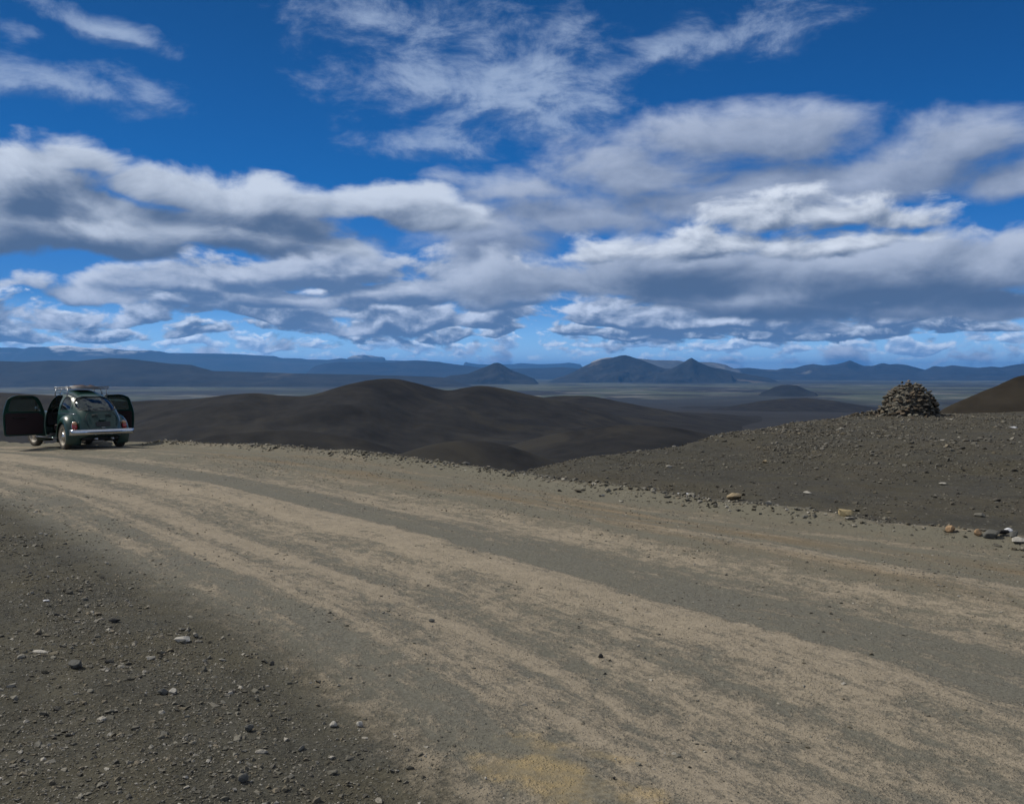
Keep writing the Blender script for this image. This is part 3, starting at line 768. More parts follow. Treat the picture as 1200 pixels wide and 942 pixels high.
AZL, AZR = R(-46), R(46)
def power_sizes(n, lo, hi, p=2.4):
    q = rng.random(n); return (lo ** (1 - p) + q * (hi ** (1 - p) - lo ** (1 - p))) ** (1 / (1 - p))
def gather(specs):
    X, Y, S = [], [], []
    for (n, r0, r1, lo, hi, dn) in specs:
        x, y = sample(int(n * 1.39), r0, r1, AZL, AZR, dn)
        X.append(x); Y.append(y); S.append(power_sizes(len(x), lo, hi))
    return np.concatenate(X), np.concatenate(Y), np.concatenate(S)
gx1, gy1, gs1 = gather([(110000, 3.0, 8.5, 0.006, 0.016, dens_shoulder), (60000, 3.0, 14, 0.012, 0.036, dens_shoulder), (5200, 3.0, 14, 0.026, 0.058, dens_shoulder)])
scatter('gravel', gx1, gy1, gs1, M_STONE, SHAPES1, 0.34, label='loose grey gravel strewn along the near shoulder of the dirt road')
gx1, gy1, gs1 = gather([(50000, 3.0, 9.0, 0.005, 0.014, dens_road), (50000, 4.0, 20.0, 0.012, 0.035, dens_road)])
scatter('gravel', gx1, gy1, gs1, M_STONE, SHAPES1, 0.32, label='small stones pressed into the dusty road surface')
gx1, gy1, gs1 = gather([(150000, 8.0, 26.0, 0.024, 0.08, dens_berm), (7000, 8.0, 26.0, 0.06, 0.13, dens_berm)])
scatter('gravel', gx1, gy1, gs1, M_STONE, SHAPES1, 0.2, label='ridge of coarse gravel along the far edge of the road')
gx1, gy1, gs1 = gather([(60000, 9.0, 24.0, 0.018, 0.05, dens_slope), (90000, 12.0, 44.0, 0.030, 0.10, dens_slope), (1200, 12.0, 44.0, 0.09, 0.17, dens_slope), (9000, 22.0, 42.0, 0.07, 0.17, dens_slope)])
scatter('gravel', gx1, gy1, gs1, M_DARKST, SHAPES1, 0.36, label='dark stones covering the barren slope below the cairn')

# ---- single stones that stand out
def shape_mesh(name, v, f, mat, smooth=False):
    me = bpy.data.meshes.new(name)
    me.from_pydata([tuple(p) for p in v], [], [tuple(q) for q in f]); me.update()
    if smooth: me.polygons.foreach_set('use_smooth', np.full(len(me.polygons), True))
    me.materials.append(mat)
    return me
def put_rock(px, py, w, h, mat, seed, label, cat='rock', name='rock', group=None, cuts=9, depth=0.8, sub=3):
    """rock whose foot shows at (px,py) of the frame, w x h metres"""
    # walk along the sight line until it meets the ground
    dx, dz = (px - 600) / FPX, (HY - py) / FPX
    lo, hi = 2.0, 60.0
    prev = 2.0
    for q in np.arange(2.0, 60.0, 0.1):
        if EYE + dz * q < gz1(dx * q, q): break
        prev = q
    D_ = prev + 0.05
    v, f = rock_shape(sub, seed, 0.7, cuts, 0.05)
    v = v / (v.max(0) - v.min(0)) * np.array([w, w * depth, h * 1.15])
    v[:, 2] -= v[:, 2].min() + h * 0.13
    me = shape_mesh(name, v, f, mat)
    o = bpy.data.objects.new(name, me)
    x_, y_ = dx * (D_ + w * 0.2), D_ + w * 0.2
    o.location = (x_, y_, gz1(x_, y_)); o.rotation_euler = (0, 0, random.Random(seed).uniform(-0.5, 0.5))
    link(o); tag(o, label, cat, group)
    return o
M_YEL = one_tone('yellow_rock', (0.40, 0.32, 0.18)); M_YEL2 = one_tone('tan_rock', (0.27, 0.215, 0.135))
M_ORA = one_tone('orange_rock', (0.36, 0.24, 0.14)); M_WHI = one_tone('white_rock', (0.62, 0.63, 0.66)); M_PALE = one_tone('pale_rock', (0.40, 0.38, 0.34))
M_GRY = one_tone('blue_grey_rock', (0.10, 0.10, 0.092)); M_DRK = one_tone('black_rock', (0.03, 0.03, 0.03))
put_rock(863, 587, 0.25, 0.12, M_YEL2, 501, 'rounded tan rock at the far road edge, leftmost of the yellowish ones')
put_rock(992, 608, 0.215, 0.085, M_YEL, 502, 'flat-topped yellow block at the far edge of the road', depth=0.6, cuts=12)
put_rock(1115, 624.5, 0.10, 0.075, M_ORA, 503, 'small peaked orange-tan rock between the yellow block and the white rocks', cuts=6)
put_rock(1148, 630, 0.085, 0.075, M_ORA, 504, 'smallest orange rock, just left of the blue-grey and white rocks', cuts=5)
put_rock(1163, 632, 0.16, 0.085, M_GRY, 505, 'low blue-grey rock between the small orange rock and the white one')
put_rock(1184, 626, 0.12, 0.07, M_WHI, 506, 'bright bluish white rock lying on dark rocks by the right edge', cuts=5)
put_rock(1178, 631, 0.13, 0.06, M_DRK, 507, 'black rock just below the bright bluish white rock')
put_rock(1196, 640, 0.19, 0.05, M_PALE, 508, 'pale flat slab at the road edge by the right margin', depth=0.7)
put_rock(1192, 632, 0.10, 0.09, M_GRY, 509, 'dark grey upright rock just right of the white rock')
put_rock(207, 515.5, 0.20, 0.085, M_PALE, 510, 'pale rock on the road edge right of the parked car')
put_rock(802, 580.5, 0.22, 0.03, M_WHI, 511, 'thin whitish flat stone at the far road edge left of the tan rock', depth=0.4)
put_rock(947, 579, 0.13, 0.045, M_PALE, 512, 'whitish stone on the dark slope above the yellow block', cuts=6)
put_rock(1107, 569, 0.17, 0.04, M_PALE, 513, 'flat pale stone alone on the dark slope to the right')
put_rock(897, 543, 0.20, 0.06, M_YEL2, 514, 'brownish flat stone on the dark slope, halfway to the cairn')
put_rock(545, 545.5, 0.26, 0.10, M_GRY, 515, 'larger grey stone on the gravel ridge in the middle of the far road edge')
put_rock(573, 548, 0.22, 0.08, M_PALE, 516, 'pale stone just right of the larger grey stone on the gravel ridge')
put_rock(603, 549.5, 0.20, 0.07, M_GRY, 517, 'third and rightmost of the larger stones on the gravel ridge mid road')
put_rock(1189, 501.5, 0.26, 0.05, M_WHI, 518, 'small white stone on the crest of the slope at the right')
# foreground
put_rock(86, 785, 0.10, 0.055, M_GRY, 521, 'dark angular stone amid the gravel in the left foreground', cuts=12)
put_rock(50, 706, 0.062, 0.014, M_WHI, 522, 'thin white stone sliver on the gravel near the left margin', depth=0.5)
put_rock(213, 755, 0.10, 0.035, M_PALE, 523, 'pale flat stone on the gravel shoulder, upper left foreground')
put_rock(40, 769, 0.12, 0.014, M_PALE, 524, 'long thin light grey slab on the gravel at the far left', depth=0.35)
put_rock(388, 861, 0.038, 0.030, M_PALE, 525, 'light rounded pebble at the border of shoulder and road', cuts=4)
put_rock(288, 862, 0.055, 0.035, M_GRY, 526, 'small blocky grey stone in the lower left gravel')
put_rock(280, 929, 0.045, 0.036, M_GRY, 527, 'blocky stone near the bottom margin, left of the pale pebble')
put_rock(130, 733, 0.095, 0.028, M_DRK, 528, 'blackish low stone in the gravel above the dark angular one')
put_rock(198, 816, 0.075, 0.030, M_PALE, 529, 'light stone beside a brown one in the middle of the gravel shoulder')
put_rock(186, 820, 0.060, 0.035, M_GRY, 530, 'grey stone touching the light one in the middle of the gravel shoulder')
put_rock(705, 776, 0.034, 0.026, M_DRK, 531, 'small black stone alone on the tan middle of the road')
put_rock(505, 732, 0.045, 0.022, M_GRY, 532, 'small grey stone alone in the tan track, right of the shoulder', cuts=4)
put_rock(420, 855, 0.032, 0.026, M_PALE, 533, 'whitish pebble just right of the light rounded pebble')
put_rock(569, 922, 0.022, 0.017, M_PALE, 534, 'tiny pale pebble by the bottom margin left of the ochre patch')
put_rock(721, 922, 0.016, 0.012, M_DRK, 535, 'tiny black pebble on the right rim of the ochre patch')

# look-alike stones, each an object of its own
MASTERS = []
for i in range(8):
    v, f = rock_shape(3 if i % 2 else 2, 700 + i, 0.55, 9, 0.06)
    v[:, 2] -= v[:, 2].min() + 0.10
    MASTERS.append(shape_mesh('stone', v, f, M_STONE))
def many(n, r0, r1, lo, hi, dn, label, group, seed):
    """the largest loose stones of a zone"""
    made = 0
    x, y = sample(n * 60, r0, r1, R(-30), R(30), dn)
    for q in range(min(n, len(x))):
        s_ = random.uniform(lo, hi)
        o = bpy.data.objects.new('stone', MASTERS[(q + seed) % 8])
        o.location = (x[q], y[q], gz1(x[q], y[q]))
        o.scale = (s_, s_ * random.uniform(.75, 1.1), s_ * random.uniform(.7, 1.1))
        o.rotation_euler = (random.uniform(-.15, .15), random.uniform(-.15, .15), random.uniform(0, 6.28))
        link(o); tag(o, label, 'stone', group)
many(90, 3.9, 11.5, 0.026, 0.060, dens_shoulder, 'one of the fist-sized grey stones strewn over the near gravel shoulder', 'fist-sized stones on the near gravel shoulder', 0)
many(80, 9.0, 24.0, 0.06, 0.12, dens_berm, 'one of the grey rubble stones lining the far edge of the road', 'rubble stones lining the far road edge', 3)
many(80, 13.0, 37.0, 0.08, 0.17, dens_slope, 'one of the larger stones scattered on the dark slope below the cairn', 'larger stones scattered on the dark slope', 5)
# ================================================================ CAIRN
def build_cairn():
    D_ = 36.6; cx = (1066 - 600) / FPX * D_; cy = D_
    z0 = gz1(cx, cy)
    root = empty('stone_cairn', (cx, cy, z0))
    tag(root, 'rounded beehive-shaped cairn of piled brown and grey stones on the ridge at the right', 'cairn')
    tones = [(0.095, 0.09, 0.075), (0.065, 0.06, 0.05), (0.12, 0.108, 0.083), (0.115, 0.088, 0.062), (0.085, 0.078, 0.06), (0.05, 0.047, 0.042), (0.17, 0.16, 0.13), (0.11, 0.09, 0.065), (0.08, 0.078, 0.070), (0.13, 0.10, 0.07)]
    mat = stone_material('cairn_stone', tones, 0.25, 0.6, 18.0)
    RB, H = 1.14, 1.34
    def rad(h):      # radius of the heap at height h (0..1)
        return RB * (1 - 0.91 * max(h, 0) ** 2.05) ** 0.72
    # solid heart of packed rubble, one lumpy body
    bm = bmesh.new(); bmesh.ops.create_icosphere(bm, subdivisions=4, radius=1.0)
    for v in bm.verts:
        c = v.co.copy(); h = max(c.z, 0)
        rr_ = rad(h) / max(math.sqrt(max(1 - h * h, 1e-4)), 0.12) if h < 0.98 else 1.0
        n_ = mnoise.noise(c * 4.0) * 0.07 + mnoise.noise(c * 9.0) * 0.04
        hor = math.hypot(c.x, c.y)
        tr_ = rad(h) - 0.13 + n_ if hor > 1e-4 else 0
        k = min(1.0, hor / max(math.sqrt(max(1 - h * h, 1e-6)), 1e-3))
        v.co.x = c.x / max(hor, 1e-4) * tr_ * k; v.co.y = c.y / max(hor, 1e-4) * tr_ * k
        v.co.z = (h * (H - 0.14) + n_) if c.z > 0 else -0.08
    o = mesh_bm('rubble_core', bm, mat, root, smooth=False)
    a = o.data.attributes.new('tone', 'FLOAT', 'POINT'); a.data.foreach_set('value', np.full(len(o.data.vertices), 0.55, dtype=np.float32))
    masters = []
    for i in range(12):
        v, f = rock_shape(2, 900 + i, 0.55, 9, 0.06)
        masters.append(shape_mesh('stone', v, f, mat))
    rr = random.Random(5)
    spots = []
    h = 0.03
    while h < 0.97:
        R_ = rad(h); s = 0.20 - 0.03 * h
        n = max(3, int(2 * math.pi * R_ / (s * 0.92)))
        ph = rr.uniform(0, 6)
        for k in range(n):
            aa = ph + 2 * math.pi * k / n + rr.uniform(-.12, .12)
            spots.append((aa, R_ - 0.05 + rr.uniform(-.09, .07), h * H + rr.uniform(-.03, .03), s * rr.choice((.6, .75, .9, 1.0, 1.2, 1.45))))
        h += 0.074
    for k in range(9):
        spots.append((rr.uniform(0, 6.28), rr.uniform(0.0, 0.30), H * rr.uniform(.93, .99), rr.uniform(.13, .22)))
    spots.append((math.pi * 0.93, 0.30, H * 1.01, 0.17)); spots.append((math.pi * 0.5, 0.05, H * 1.06, 0.16)); spots.append((0.1, 0.66, H * .78, .20))
    # stones facing the road side come first; past 100 the rest is one part
    spots.sort(key=lambda q: math.cos(q[0] + math.pi / 2 - 0.4), reverse=True)
    Vs, Fs, Ts = [], [], []; off = 0
    for i, (aa, r_, zz, s) in enumerate(spots):
        E = (rr.uniform(-.4, .4), rr.uniform(-.4, .4), rr.uniform(0, 6.28))
        loc = (r_ * math.cos(aa), r_ * math.sin(aa), zz)
        if i < 100:
            q = bpy.data.objects.new('stone', masters[i % 12]); q.location = loc; q.rotation_euler = E
            q.scale = (s * 1.15, s, s * rr.uniform(.8, 1.15)); link(q, root)
        else:
            sv, sf = rock_shape(2, 900 + i % 12, 0.55, 9, 0.06)
            Mx = Matrix.LocRotScale(Vector(loc), __import__('mathutils').Euler(E), Vector((s * 1.15, s, s)))
            for p in sv: Vs.append(tuple(Mx @ Vector(p)))
            Fs += [tuple(int(t_) + off for t_ in fc_) for fc_ in sf]; off += len(sv); Ts += [rr.random()] * len(sv)
    o = mesh_py('packed_stones', Vs, Fs, mat, root, smooth=False); add_attr(o, 'tone', np.array(Ts)); tag(o, kind='stuff')
    # fallen stones round the foot and the low heap running left
    Vs, Fs, Ts = [], [], []; off = 0
    for i in range(330):
        if i < 150:
            t_ = rr.random() ** 0.8; ex = -0.9 - 2.1 * t_; ey = rr.gauss(0, 0.25); ez = max(0, 0.26 * (1 - t_) * (1 - abs(ey) * 1.6)) * rr.random()
        else:
            aa = rr.uniform(0, 6.28); q = RB + abs(rr.gauss(0, 0.45)); ex, ey = q * math.cos(aa), q * math.sin(aa); ez = 0.10 * max(0, 1 - (q - RB) / 0.3) * rr.random()
        s = rr.uniform(.07, .20)
        zz = gz1(cx + ex, cy + ey) - z0 + ez + s * 0.12
        sv, sf = rock_shape(1, 1200 + i % 16, 0.6, 4, 0.2)
        Mx = Matrix.LocRotScale(Vector((ex, ey, zz)), __import__('mathutils').Euler((rr.uniform(-.3, .3), rr.uniform(-.3, .3), rr.uniform(0, 6.28))), Vector((s, s, s)))
        for p in sv: Vs.append(tuple(Mx @ Vector(p)))
        Fs += [tuple(int(t2) + off for t2 in fc_) for fc_ in sf]; off += len(sv); Ts += [rr.random()] * len(sv)
    o = mesh_py('foot_rubble', Vs, Fs, mat, root, smooth=False); add_attr(o, 'tone', np.array(Ts)); tag(o, kind='stuff')
build_cairn()
# ================================================================ CAR
def car_materials():
    dust = (0.17, 0.145, 0.11)
    P = {}
    P['paint'] = simple_mat('dark_green_paint', (0.0065, 0.036, 0.028), 0.30, 0.0, 0.35, 0.12, 3.0, coat=0.35, dirt=(dust, 0.15, 0.65, 0.14))
    P['chrome'] = simple_mat('chrome', (0.52, 0.53, 0.55), 0.16, 1.0, 0.5, 0.05, 9.0)
    P['steel'] = simple_mat('galvanised_rack', (0.30, 0.31, 0.33), 0.42, 1.0, 0.5, 0.12, 9.0)
    P['rubber'] = simple_mat('tyre_rubber', (0.025, 0.024, 0.023), 0.85, 0, 0.3, 0.25, 12.0, dirt=(dust, -0.3, 0.9, 0.5))
    P['rim'] = simple_mat('cream_wheel_paint', (0.30, 0.26, 0.20), 0.45, 0, 0.5, 0.15, 8.0)
    P['cap'] = simple_mat('hub_cap_metal', (0.62, 0.61, 0.60), 0.3, 1.0, 0.5, 0.1, 10.0)
    P['black'] = simple_mat('black_trim', (0.014, 0.014, 0.014), 0.6, 0, 0.4, 0.2, 10.0)
    P['inner'] = simple_mat('dark_red_brown_trim', (0.022, 0.012, 0.013), 0.75, 0, 0.3, 0.2, 7.0, bump=0.1)
    P['load'] = simple_mat('dark_canvas', (0.050, 0.026, 0.020), 0.9, 0, 0.2, 0.3, 9.0, bump=0.3)
    P['red'] = simple_mat('red_lens', (0.32, 0.020, 0.016), 0.15, 0, 0.6, 0.1, 20.0, coat=0.6)
    P['amber'] = simple_mat('pale_amber_lens', (0.42, 0.21, 0.10), 0.2, 0, 0.6, 0.1, 20.0, coat=0.6)
    P['plate'] = simple_mat('black_plate', (0.02, 0.02, 0.022), 0.5, 0, 0.4, 0.1, 10.0)
    P['lamp'] = simple_mat('lamp_glass', (0.6, 0.62, 0.62), 0.08, 0, 0.8, 0.05, 10.0, coat=1.0)
    m, t, b = new_mat('window_glass')
    b.inputs['Base Color'].default_value = (0.85, 0.92, 0.90, 1); b.inputs['Roughness'].default_value = 0.0
    b.inputs['Transmission Weight'].default_value = 1.0; b.inputs['IOR'].default_value = 1.45
    # thin pane: let light pass straight through, keep the mirror reflection
    tr = t.node('ShaderNodeBsdfTransparent'); tr.inputs[0].default_value = (0.50, 0.56, 0.54, 1)
    gl = t.node('ShaderNodeBsdfGlossy'); gl.inputs['Roughness'].default_value = 0.03
    fr = t.node('ShaderNodeFresnel'); fr.inputs['IOR'].default_value = 1.55
    mx = t.node('ShaderNodeMixShader')
    t.l.new(t.rng(fr.outputs[0], 0.0, 1.0, 0.01, 0.85), mx.inputs[0]); t.l.new(tr.outputs[0], mx.inputs[1]); t.l.new(gl.outputs[0], mx.inputs[2])
    t.l.new(mx.outputs[0], m.node_tree.nodes['Material Output'].inputs[0])
    P['glass'] = m
    return P
CM = car_materials()
EXA, EXB = 3.0, 1 / 3.15

ST_Y = [-0.74, -0.71, -0.64, -0.52, -0.34, -0.10, 0.18, 0.50, 0.85, 1.20, 1.46, 1.62, 1.80, 1.96, 2.30, 2.68, 2.98, 3.10, 3.15]
ST_Z = [0.50, 0.66, 0.84, 1.00, 1.14, 1.275, 1.385, 1.465, 1.50, 1.485, 1.435, 1.30, 1.10, 0.98, 0.93, 0.85, 0.71, 0.56, 0.48]
ST_W = [0.30, 0.40, 0.48, 0.54, 0.585, 0.625, 0.655, 0.675, 0.685, 0.685, 0.68, 0.665, 0.62, 0.57, 0.49, 0.41, 0.29, 0.20, 0.14]
ST_B = [0.38, 0.34, 0.31, 0.29, 0.28, 0.28, 0.28, 0.28, 0.28, 0.28, 0.28, 0.28, 0.28, 0.28, 0.28, 0.28, 0.30, 0.36, 0.40]
def body_solid(inset=0.0, n_arc=44, n_st=90):
    ys = np.linspace(ST_Y[0] + inset, ST_Y[-1] - inset, n_st)
    # smooth the station curves
    def crv(V):
        k = np.linspace(-0.09, 0.09, 9)
        return np.mean([np.interp(ys + q, ST_Y, V) for q in k], axis=0)
    Z, Wd, B = crv(ST_Z) - inset, crv(ST_W) - inset, crv(ST_B) + inset
    Z = np.maximum(Z, B + 0.02); Wd = np.maximum(Wd, 0.03)
    verts, faces = [], []
    th = np.linspace(-1, 1, n_arc + 1)
    for y, zt, w, zb in zip(ys, Z, Wd, B):
        hh = zt - zb
        for q in th:
            a = q * math.pi / 2
            cs, sn = math.cos(a), math.sin(a)
            tt = abs(cs) ** 0.62
            x = w * (1 - tt ** EXA) ** EXB if tt < 1 else 0.0
            x = math.copysign(x, q) if q else 0.0
            # slight tuck-in toward the sill
            if tt < 0.35: x *= 1 - 0.05 * (1 - tt / 0.35)
            verts.append((x, y, zb + hh * tt))
    n = n_arc + 1
    for i in range(n_st - 1):
        for j in range(n_arc):
            faces.append((i * n + j, i * n + j + 1, (i + 1) * n + j + 1, (i + 1) * n + j))
        faces.append((i * n + n - 1, i * n, (i + 1) * n, (i + 1) * n + n - 1))
    faces.append(tuple(range(n))[::-1]); faces.append(tuple((n_st - 1) * n + k for k in range(n)))
    return verts, faces
def tmp_obj(verts, faces):
    me = bpy.data.meshes.new('tmp'); me.from_pydata(verts, [], faces); me.update()
    bm = bmesh.new(); bm.from_mesh(me)
    bmesh.ops.remove_doubles(bm, verts=bm.verts, dist=1e-5)
    bmesh.ops.recalc_face_normals(bm, faces=bm.faces); bm.to_mesh(me); bm.free()
    o = bpy.data.objects.new('tmp', me); COL.objects.link(o); return o
def boolean(base, ops):
    """ops: list of (operation, object) -> new mesh"""
    for op, ob in ops:
        md = base.modifiers.new('b', 'BOOLEAN'); md.operation = op; md.object = ob; md.solver = 'EXACT'
    dg = bpy.context.evaluated_depsgraph_get(); dg.update()
    me = bpy.data.meshes.new_from_object(base.evaluated_get(dg))
    base.modifiers.clear()
    return me
def prism_x(poly, x0=-1.2, x1=1.2):
    n = len(poly)
    v = [(x0, p[0], p[1]) for p in poly] + [(x1, p[0], p[1]) for p in poly]
    f = [tuple(range(n)), tuple(range(n, 2 * n))[::-1]] + [(i, (i + 1) % n, n + (i + 1) % n, n + i) for i in range(n)]
    return tmp_obj(v, f)
def prism_y(poly, y0, y1):
    n = len(poly)
    v = [(p[0], y0, p[1]) for p in poly] + [(p[0], y1, p[1]) for p in poly]
    f = [tuple(range(n)), tuple(range(n, 2 * n))[::-1]] + [(i, (i + 1) % n, n + (i + 1) % n, n + i) for i in range(n)]
    return tmp_obj(v, f)
def rounded(poly, r=0.06, k=5):
    """round the corners of a polygon"""
    out = []; n = len(poly)
    for i in range(n):
        p0, p1, p2 = Vector(poly[i - 1]), Vector(poly[i]), Vector(poly[(i + 1) % n])
        d0 = (p0 - p1); d2 = (p2 - p1); rr_ = min(r, d0.length * .45, d2.length * .45)
        a = p1 + d0.normalized() * rr_; c = p1 + d2.normalized() * rr_
        for q in range(k + 1):
            t_ = q / k; out.append(tuple(a * (1 - t_) ** 2 + p1 * 2 * t_ * (1 - t_) + c * t_ * t_))
    return out
def obj_from(name, me, mat, parent, smooth=True, angle=35):
    me.materials.clear(); me.materials.append(mat)
    if smooth:
        me.polygons.foreach_set('use_smooth', np.full(len(me.polygons), True))
        try: me.set_sharp_from_angle(angle=R(angle))
        except Exception: pass
    me.name = name
    return link(bpy.data.objects.new(name, me), parent)

def tube(bm, pts, r, seg=8):
    pts = [Vector(p) for p in pts]; rings = []
    for i, p in enumerate(pts):
        t_ = (pts[min(i + 1, len(pts) - 1)] - pts[max(i - 1, 0)]).normalized()
        ref = Vector((0, 0, 1)) if abs(t_.z) < 0.9 else Vector((1, 0, 0))
        u_ = t_.cross(ref).normalized(); w_ = t_.cross(u_)
        rings.append([bm.verts.new(p + u_ * r * math.cos(2 * math.pi * k / seg) + w_ * r * math.sin(2 * math.pi * k / seg)) for k in range(seg)])
    for a, b_ in zip(rings, rings[1:]):
        for k in range(seg): bm.faces.new((a[k], a[(k + 1) % seg], b_[(k + 1) % seg], b_[k]))
    bm.faces.new(rings[0][::-1]); bm.faces.new(rings[-1])
def box(bm, c, s, bev=0.0, rot=None):
    g = bmesh.ops.create_cube(bm, size=1.0)['verts']
    for v in g: v.co = Vector((v.co.x * s[0], v.co.y * s[1], v.co.z * s[2]))
    if bev:
        es = list({e for v in g for e in v.link_edges})
        rs = bmesh.ops.bevel(bm, geom=es, offset=bev, segments=3, affect='EDGES', profile=0.5)
        g = list({v for f in rs['faces'] for v in f.verts} | {v for v in g if v.is_valid})
    M = Matrix.Translation(c) @ (rot.to_4x4() if rot else Matrix.Identity(4))
    for v in g: v.co = M @ v.co
def lathe_x(bm, prof, seg=36, cx=0.0, cy=0.0, cz=0.0):
    """profile of (x, r) turned round the x axis"""
    rings = []
    for (x_, r_) in prof:
        rings.append([bm.verts.new((cx + x_, cy + r_ * math.cos(2 * math.pi * k / seg), cz + r_ * math.sin(2 * math.pi * k / seg))) for k in range(seg)])
    for a, b_ in zip(rings, rings[1:]):
        for k in range(seg): bm.faces.new((a[k], a[(k + 1) % seg], b_[(k + 1) % seg], b_[k]))
    return rings
def ellipsoid(bm, c, s, sub=3, rot=None):
    g = bmesh.ops.create_icosphere(bm, subdivisions=sub, radius=1.0)['verts']
    M = Matrix.Translation(c) @ (rot.to_4x4() if rot else Matrix.Identity(4)) @ Matrix.Diagonal((s[0], s[1], s[2], 1))
    for v in g: v.co = M @ v.co

def build_car():
    ax, ay = -10.70, 22.60
    head = R(44.0)
    f = Vector((-math.sin(head), math.cos(head), 0)); r_ = Vector((math.cos(head), math.sin(head), 0))
    def gp(p, q): w = Vector((ax, ay, 0)) + r_ * p + f * q; return Vector((w.x, w.y, gz1(w.x, w.y)))
    rl, rr2, fl, fr_ = gp(-.66, 0), gp(.66, 0), gp(-.66, 2.4), gp(.66, 2.4)
    Y = ((fl + fr_) / 2 - (rl + rr2) / 2).normalized(); X = ((rr2 + fr_) / 2 - (rl + fl) / 2).normalized(); Z = X.cross(Y).normalized(); X = Y.cross(Z).normalized()
    org = (rl + rr2) / 2
    root = empty('parked_car', org)
    Mr = Matrix((X, Y, Z)).transposed()
    root.rotation_euler = Mr.to_euler()
    tag(root, 'dark green rounded two-door car, both doors open, parked at the far road edge', 'car')
    # --- shell with openings
    door_poly = rounded([(0.60, 0.33), (1.60, 0.33), (1.62, 0.90), (1.50, 1.15), (1.39, 1.29), (1.24, 1.36), (0.80, 1.37), (0.64, 1.30), (0.58, 0.92)], 0.07)
    dwin = rounded([(0.70, 0.96), (1.53, 0.95), (1.43, 1.13), (1.33, 1.25), (1.21, 1.31), (0.83, 1.32), (0.72, 1.26)], 0.05)
    qwin = rounded([(-0.02, 1.00), (0.48, 0.97), (0.51, 1.33), (0.34, 1.325), (0.12, 1.225), (-0.02, 1.10)], 0.06)
    rwin = rounded([(-0.46, 1.00), (-0.30, 0.965), (0.30, 0.965), (0.46, 1.00), (0.46, 1.14), (0.38, 1.27), (0.24, 1.315), (-0.24, 1.315), (-0.38, 1.27), (-0.46, 1.14)], 0.05)
    wwin = rounded([(-0.52, 1.02), (0.52, 1.02), (0.47, 1.33), (0.30, 1.385), (-0.30, 1.385), (-0.47, 1.33)], 0.07)
    A = tmp_obj(*body_solid(0.0)); B = tmp_obj(*body_solid(0.028))
    kd, kq = prism_x(door_poly), prism_x(qwin)
    kdr = prism_x(door_poly, 0.2, 1.2); kdl = prism_x(door_poly, -1.2, -0.2)
    kr, kw = prism_y(rwin, -1.2, 0.50), prism_y(wwin, 1.30, 2.4)
    kdw = prism_x(dwin)
    # wheel arches
    def cyl(yc, zc, rad_, x0, x1):
        return prism_x([(yc + rad_ * math.cos(2 * math.pi * k / 28), zc + rad_ * math.sin(2 * math.pi * k / 28)) for k in range(28)], x0, x1)
    wa = [cyl(yc, 0.33, 0.36, x0, x1) for yc in (0, 2.40) for x0, x1 in ((-1.2, -0.42), (0.42, 1.2))]
    body_me = boolean(A, [('DIFFERENCE', B), ('DIFFERENCE', kd), ('DIFFERENCE', kq), ('DIFFERENCE', kr), ('DIFFERENCE', kw)] + [('DIFFERENCE', w) for w in wa])
    body = obj_from('body', body_me, CM['paint'], root)
    G0 = tmp_obj(*body_solid(0.010)); G1 = tmp_obj(*body_solid(0.016))
    rg = obj_from('rear_window', boolean(G0, [('DIFFERENCE', G1), ('INTERSECT', kr)]), CM['glass'], root)
    obj_from('windscreen', boolean(G0, [('DIFFERENCE', G1), ('INTERSECT', kw)]), CM['glass'], root)
    kql, kqr = prism_x(qwin, -1.2, -0.1), prism_x(qwin, 0.1, 1.2)
    obj_from('quarter_window', boolean(G0, [('DIFFERENCE', G1), ('INTERSECT', kql)]), CM['glass'], root)
    obj_from('quarter_window', boolean(G0, [('DIFFERENCE', G1), ('INTERSECT', kqr)]), CM['glass'], root)
    # --- window seals following the shell
    def surf_y_at(xq, zq, rear=True):
        """y where the outer skin passes through (x,z) on the back (or front) of the body"""
        ys = np.linspace(ST_Y[0], 0.9, 300) if rear else np.linspace(ST_Y[-1], 1.2, 300)
        for y in ys:
            zt = np.interp(y, ST_Y, ST_Z); w = np.interp(y, ST_Y, ST_W); zb = np.interp(y, ST_Y, ST_B)
            t_ = (zq - zb) / (zt - zb)
            if 0 <= t_ < 1 and w * (1 - t_ ** EXA) ** EXB >= abs(xq): return y
        return ys[-1]
    def seal(name, poly, mat, rr_, off=0.0, parent=root):
        bm = bmesh.new(); pts = [(p[0], surf_y_at(p[0], p[1]) - off, p[1]) for p in poly[::2]]; pts.append(pts[0])
        tube(bm, pts, rr_, 6); return mesh_bm(name, bm, mat, parent)
    seal('window_seal', rwin, CM['black'], 0.011, 0.0, rg)
    # --- doors, hinged at the front edge and swung open
    for side, kk, ang in ((-1, kdl, 79), (1, kdr, 41)):
        hinge = Vector((side * 0.665, 1.61, 0))
        dm = boolean(A, [('DIFFERENCE', B), ('INTERSECT', kk), ('DIFFERENCE', kdw)])
        gm = boolean(G0, [('DIFFERENCE', G1), ('INTERSECT', kdw), ('INTERSECT', kk)])
        T = Matrix.Translation(hinge) @ Matrix.Rotation(R(ang) * (-side) * -1, 4, 'Z') @ Matrix.Translation(-hinge)
        if side < 0: T = Matrix.Translation(hinge + Vector((-0.03, 0, 0))) @ Matrix.Rotation(-R(ang), 4, 'Z') @ Matrix.Translation(-hinge)
        else: T = Matrix.Translation(hinge + Vector((0.03, 0, 0))) @ Matrix.Rotation(R(ang), 4, 'Z') @ Matrix.Translation(-hinge)
        dm.transform(T); gm.transform(T)
        door = obj_from('door', dm, CM['paint'], root)
        obj_from('door_window', gm, CM['glass'], door)
        # inner trim panel
        bm = bmesh.new()
        tp = [(0.64, 0.37), (1.56, 0.37), (1.60, 0.91), (0.63, 0.92)]
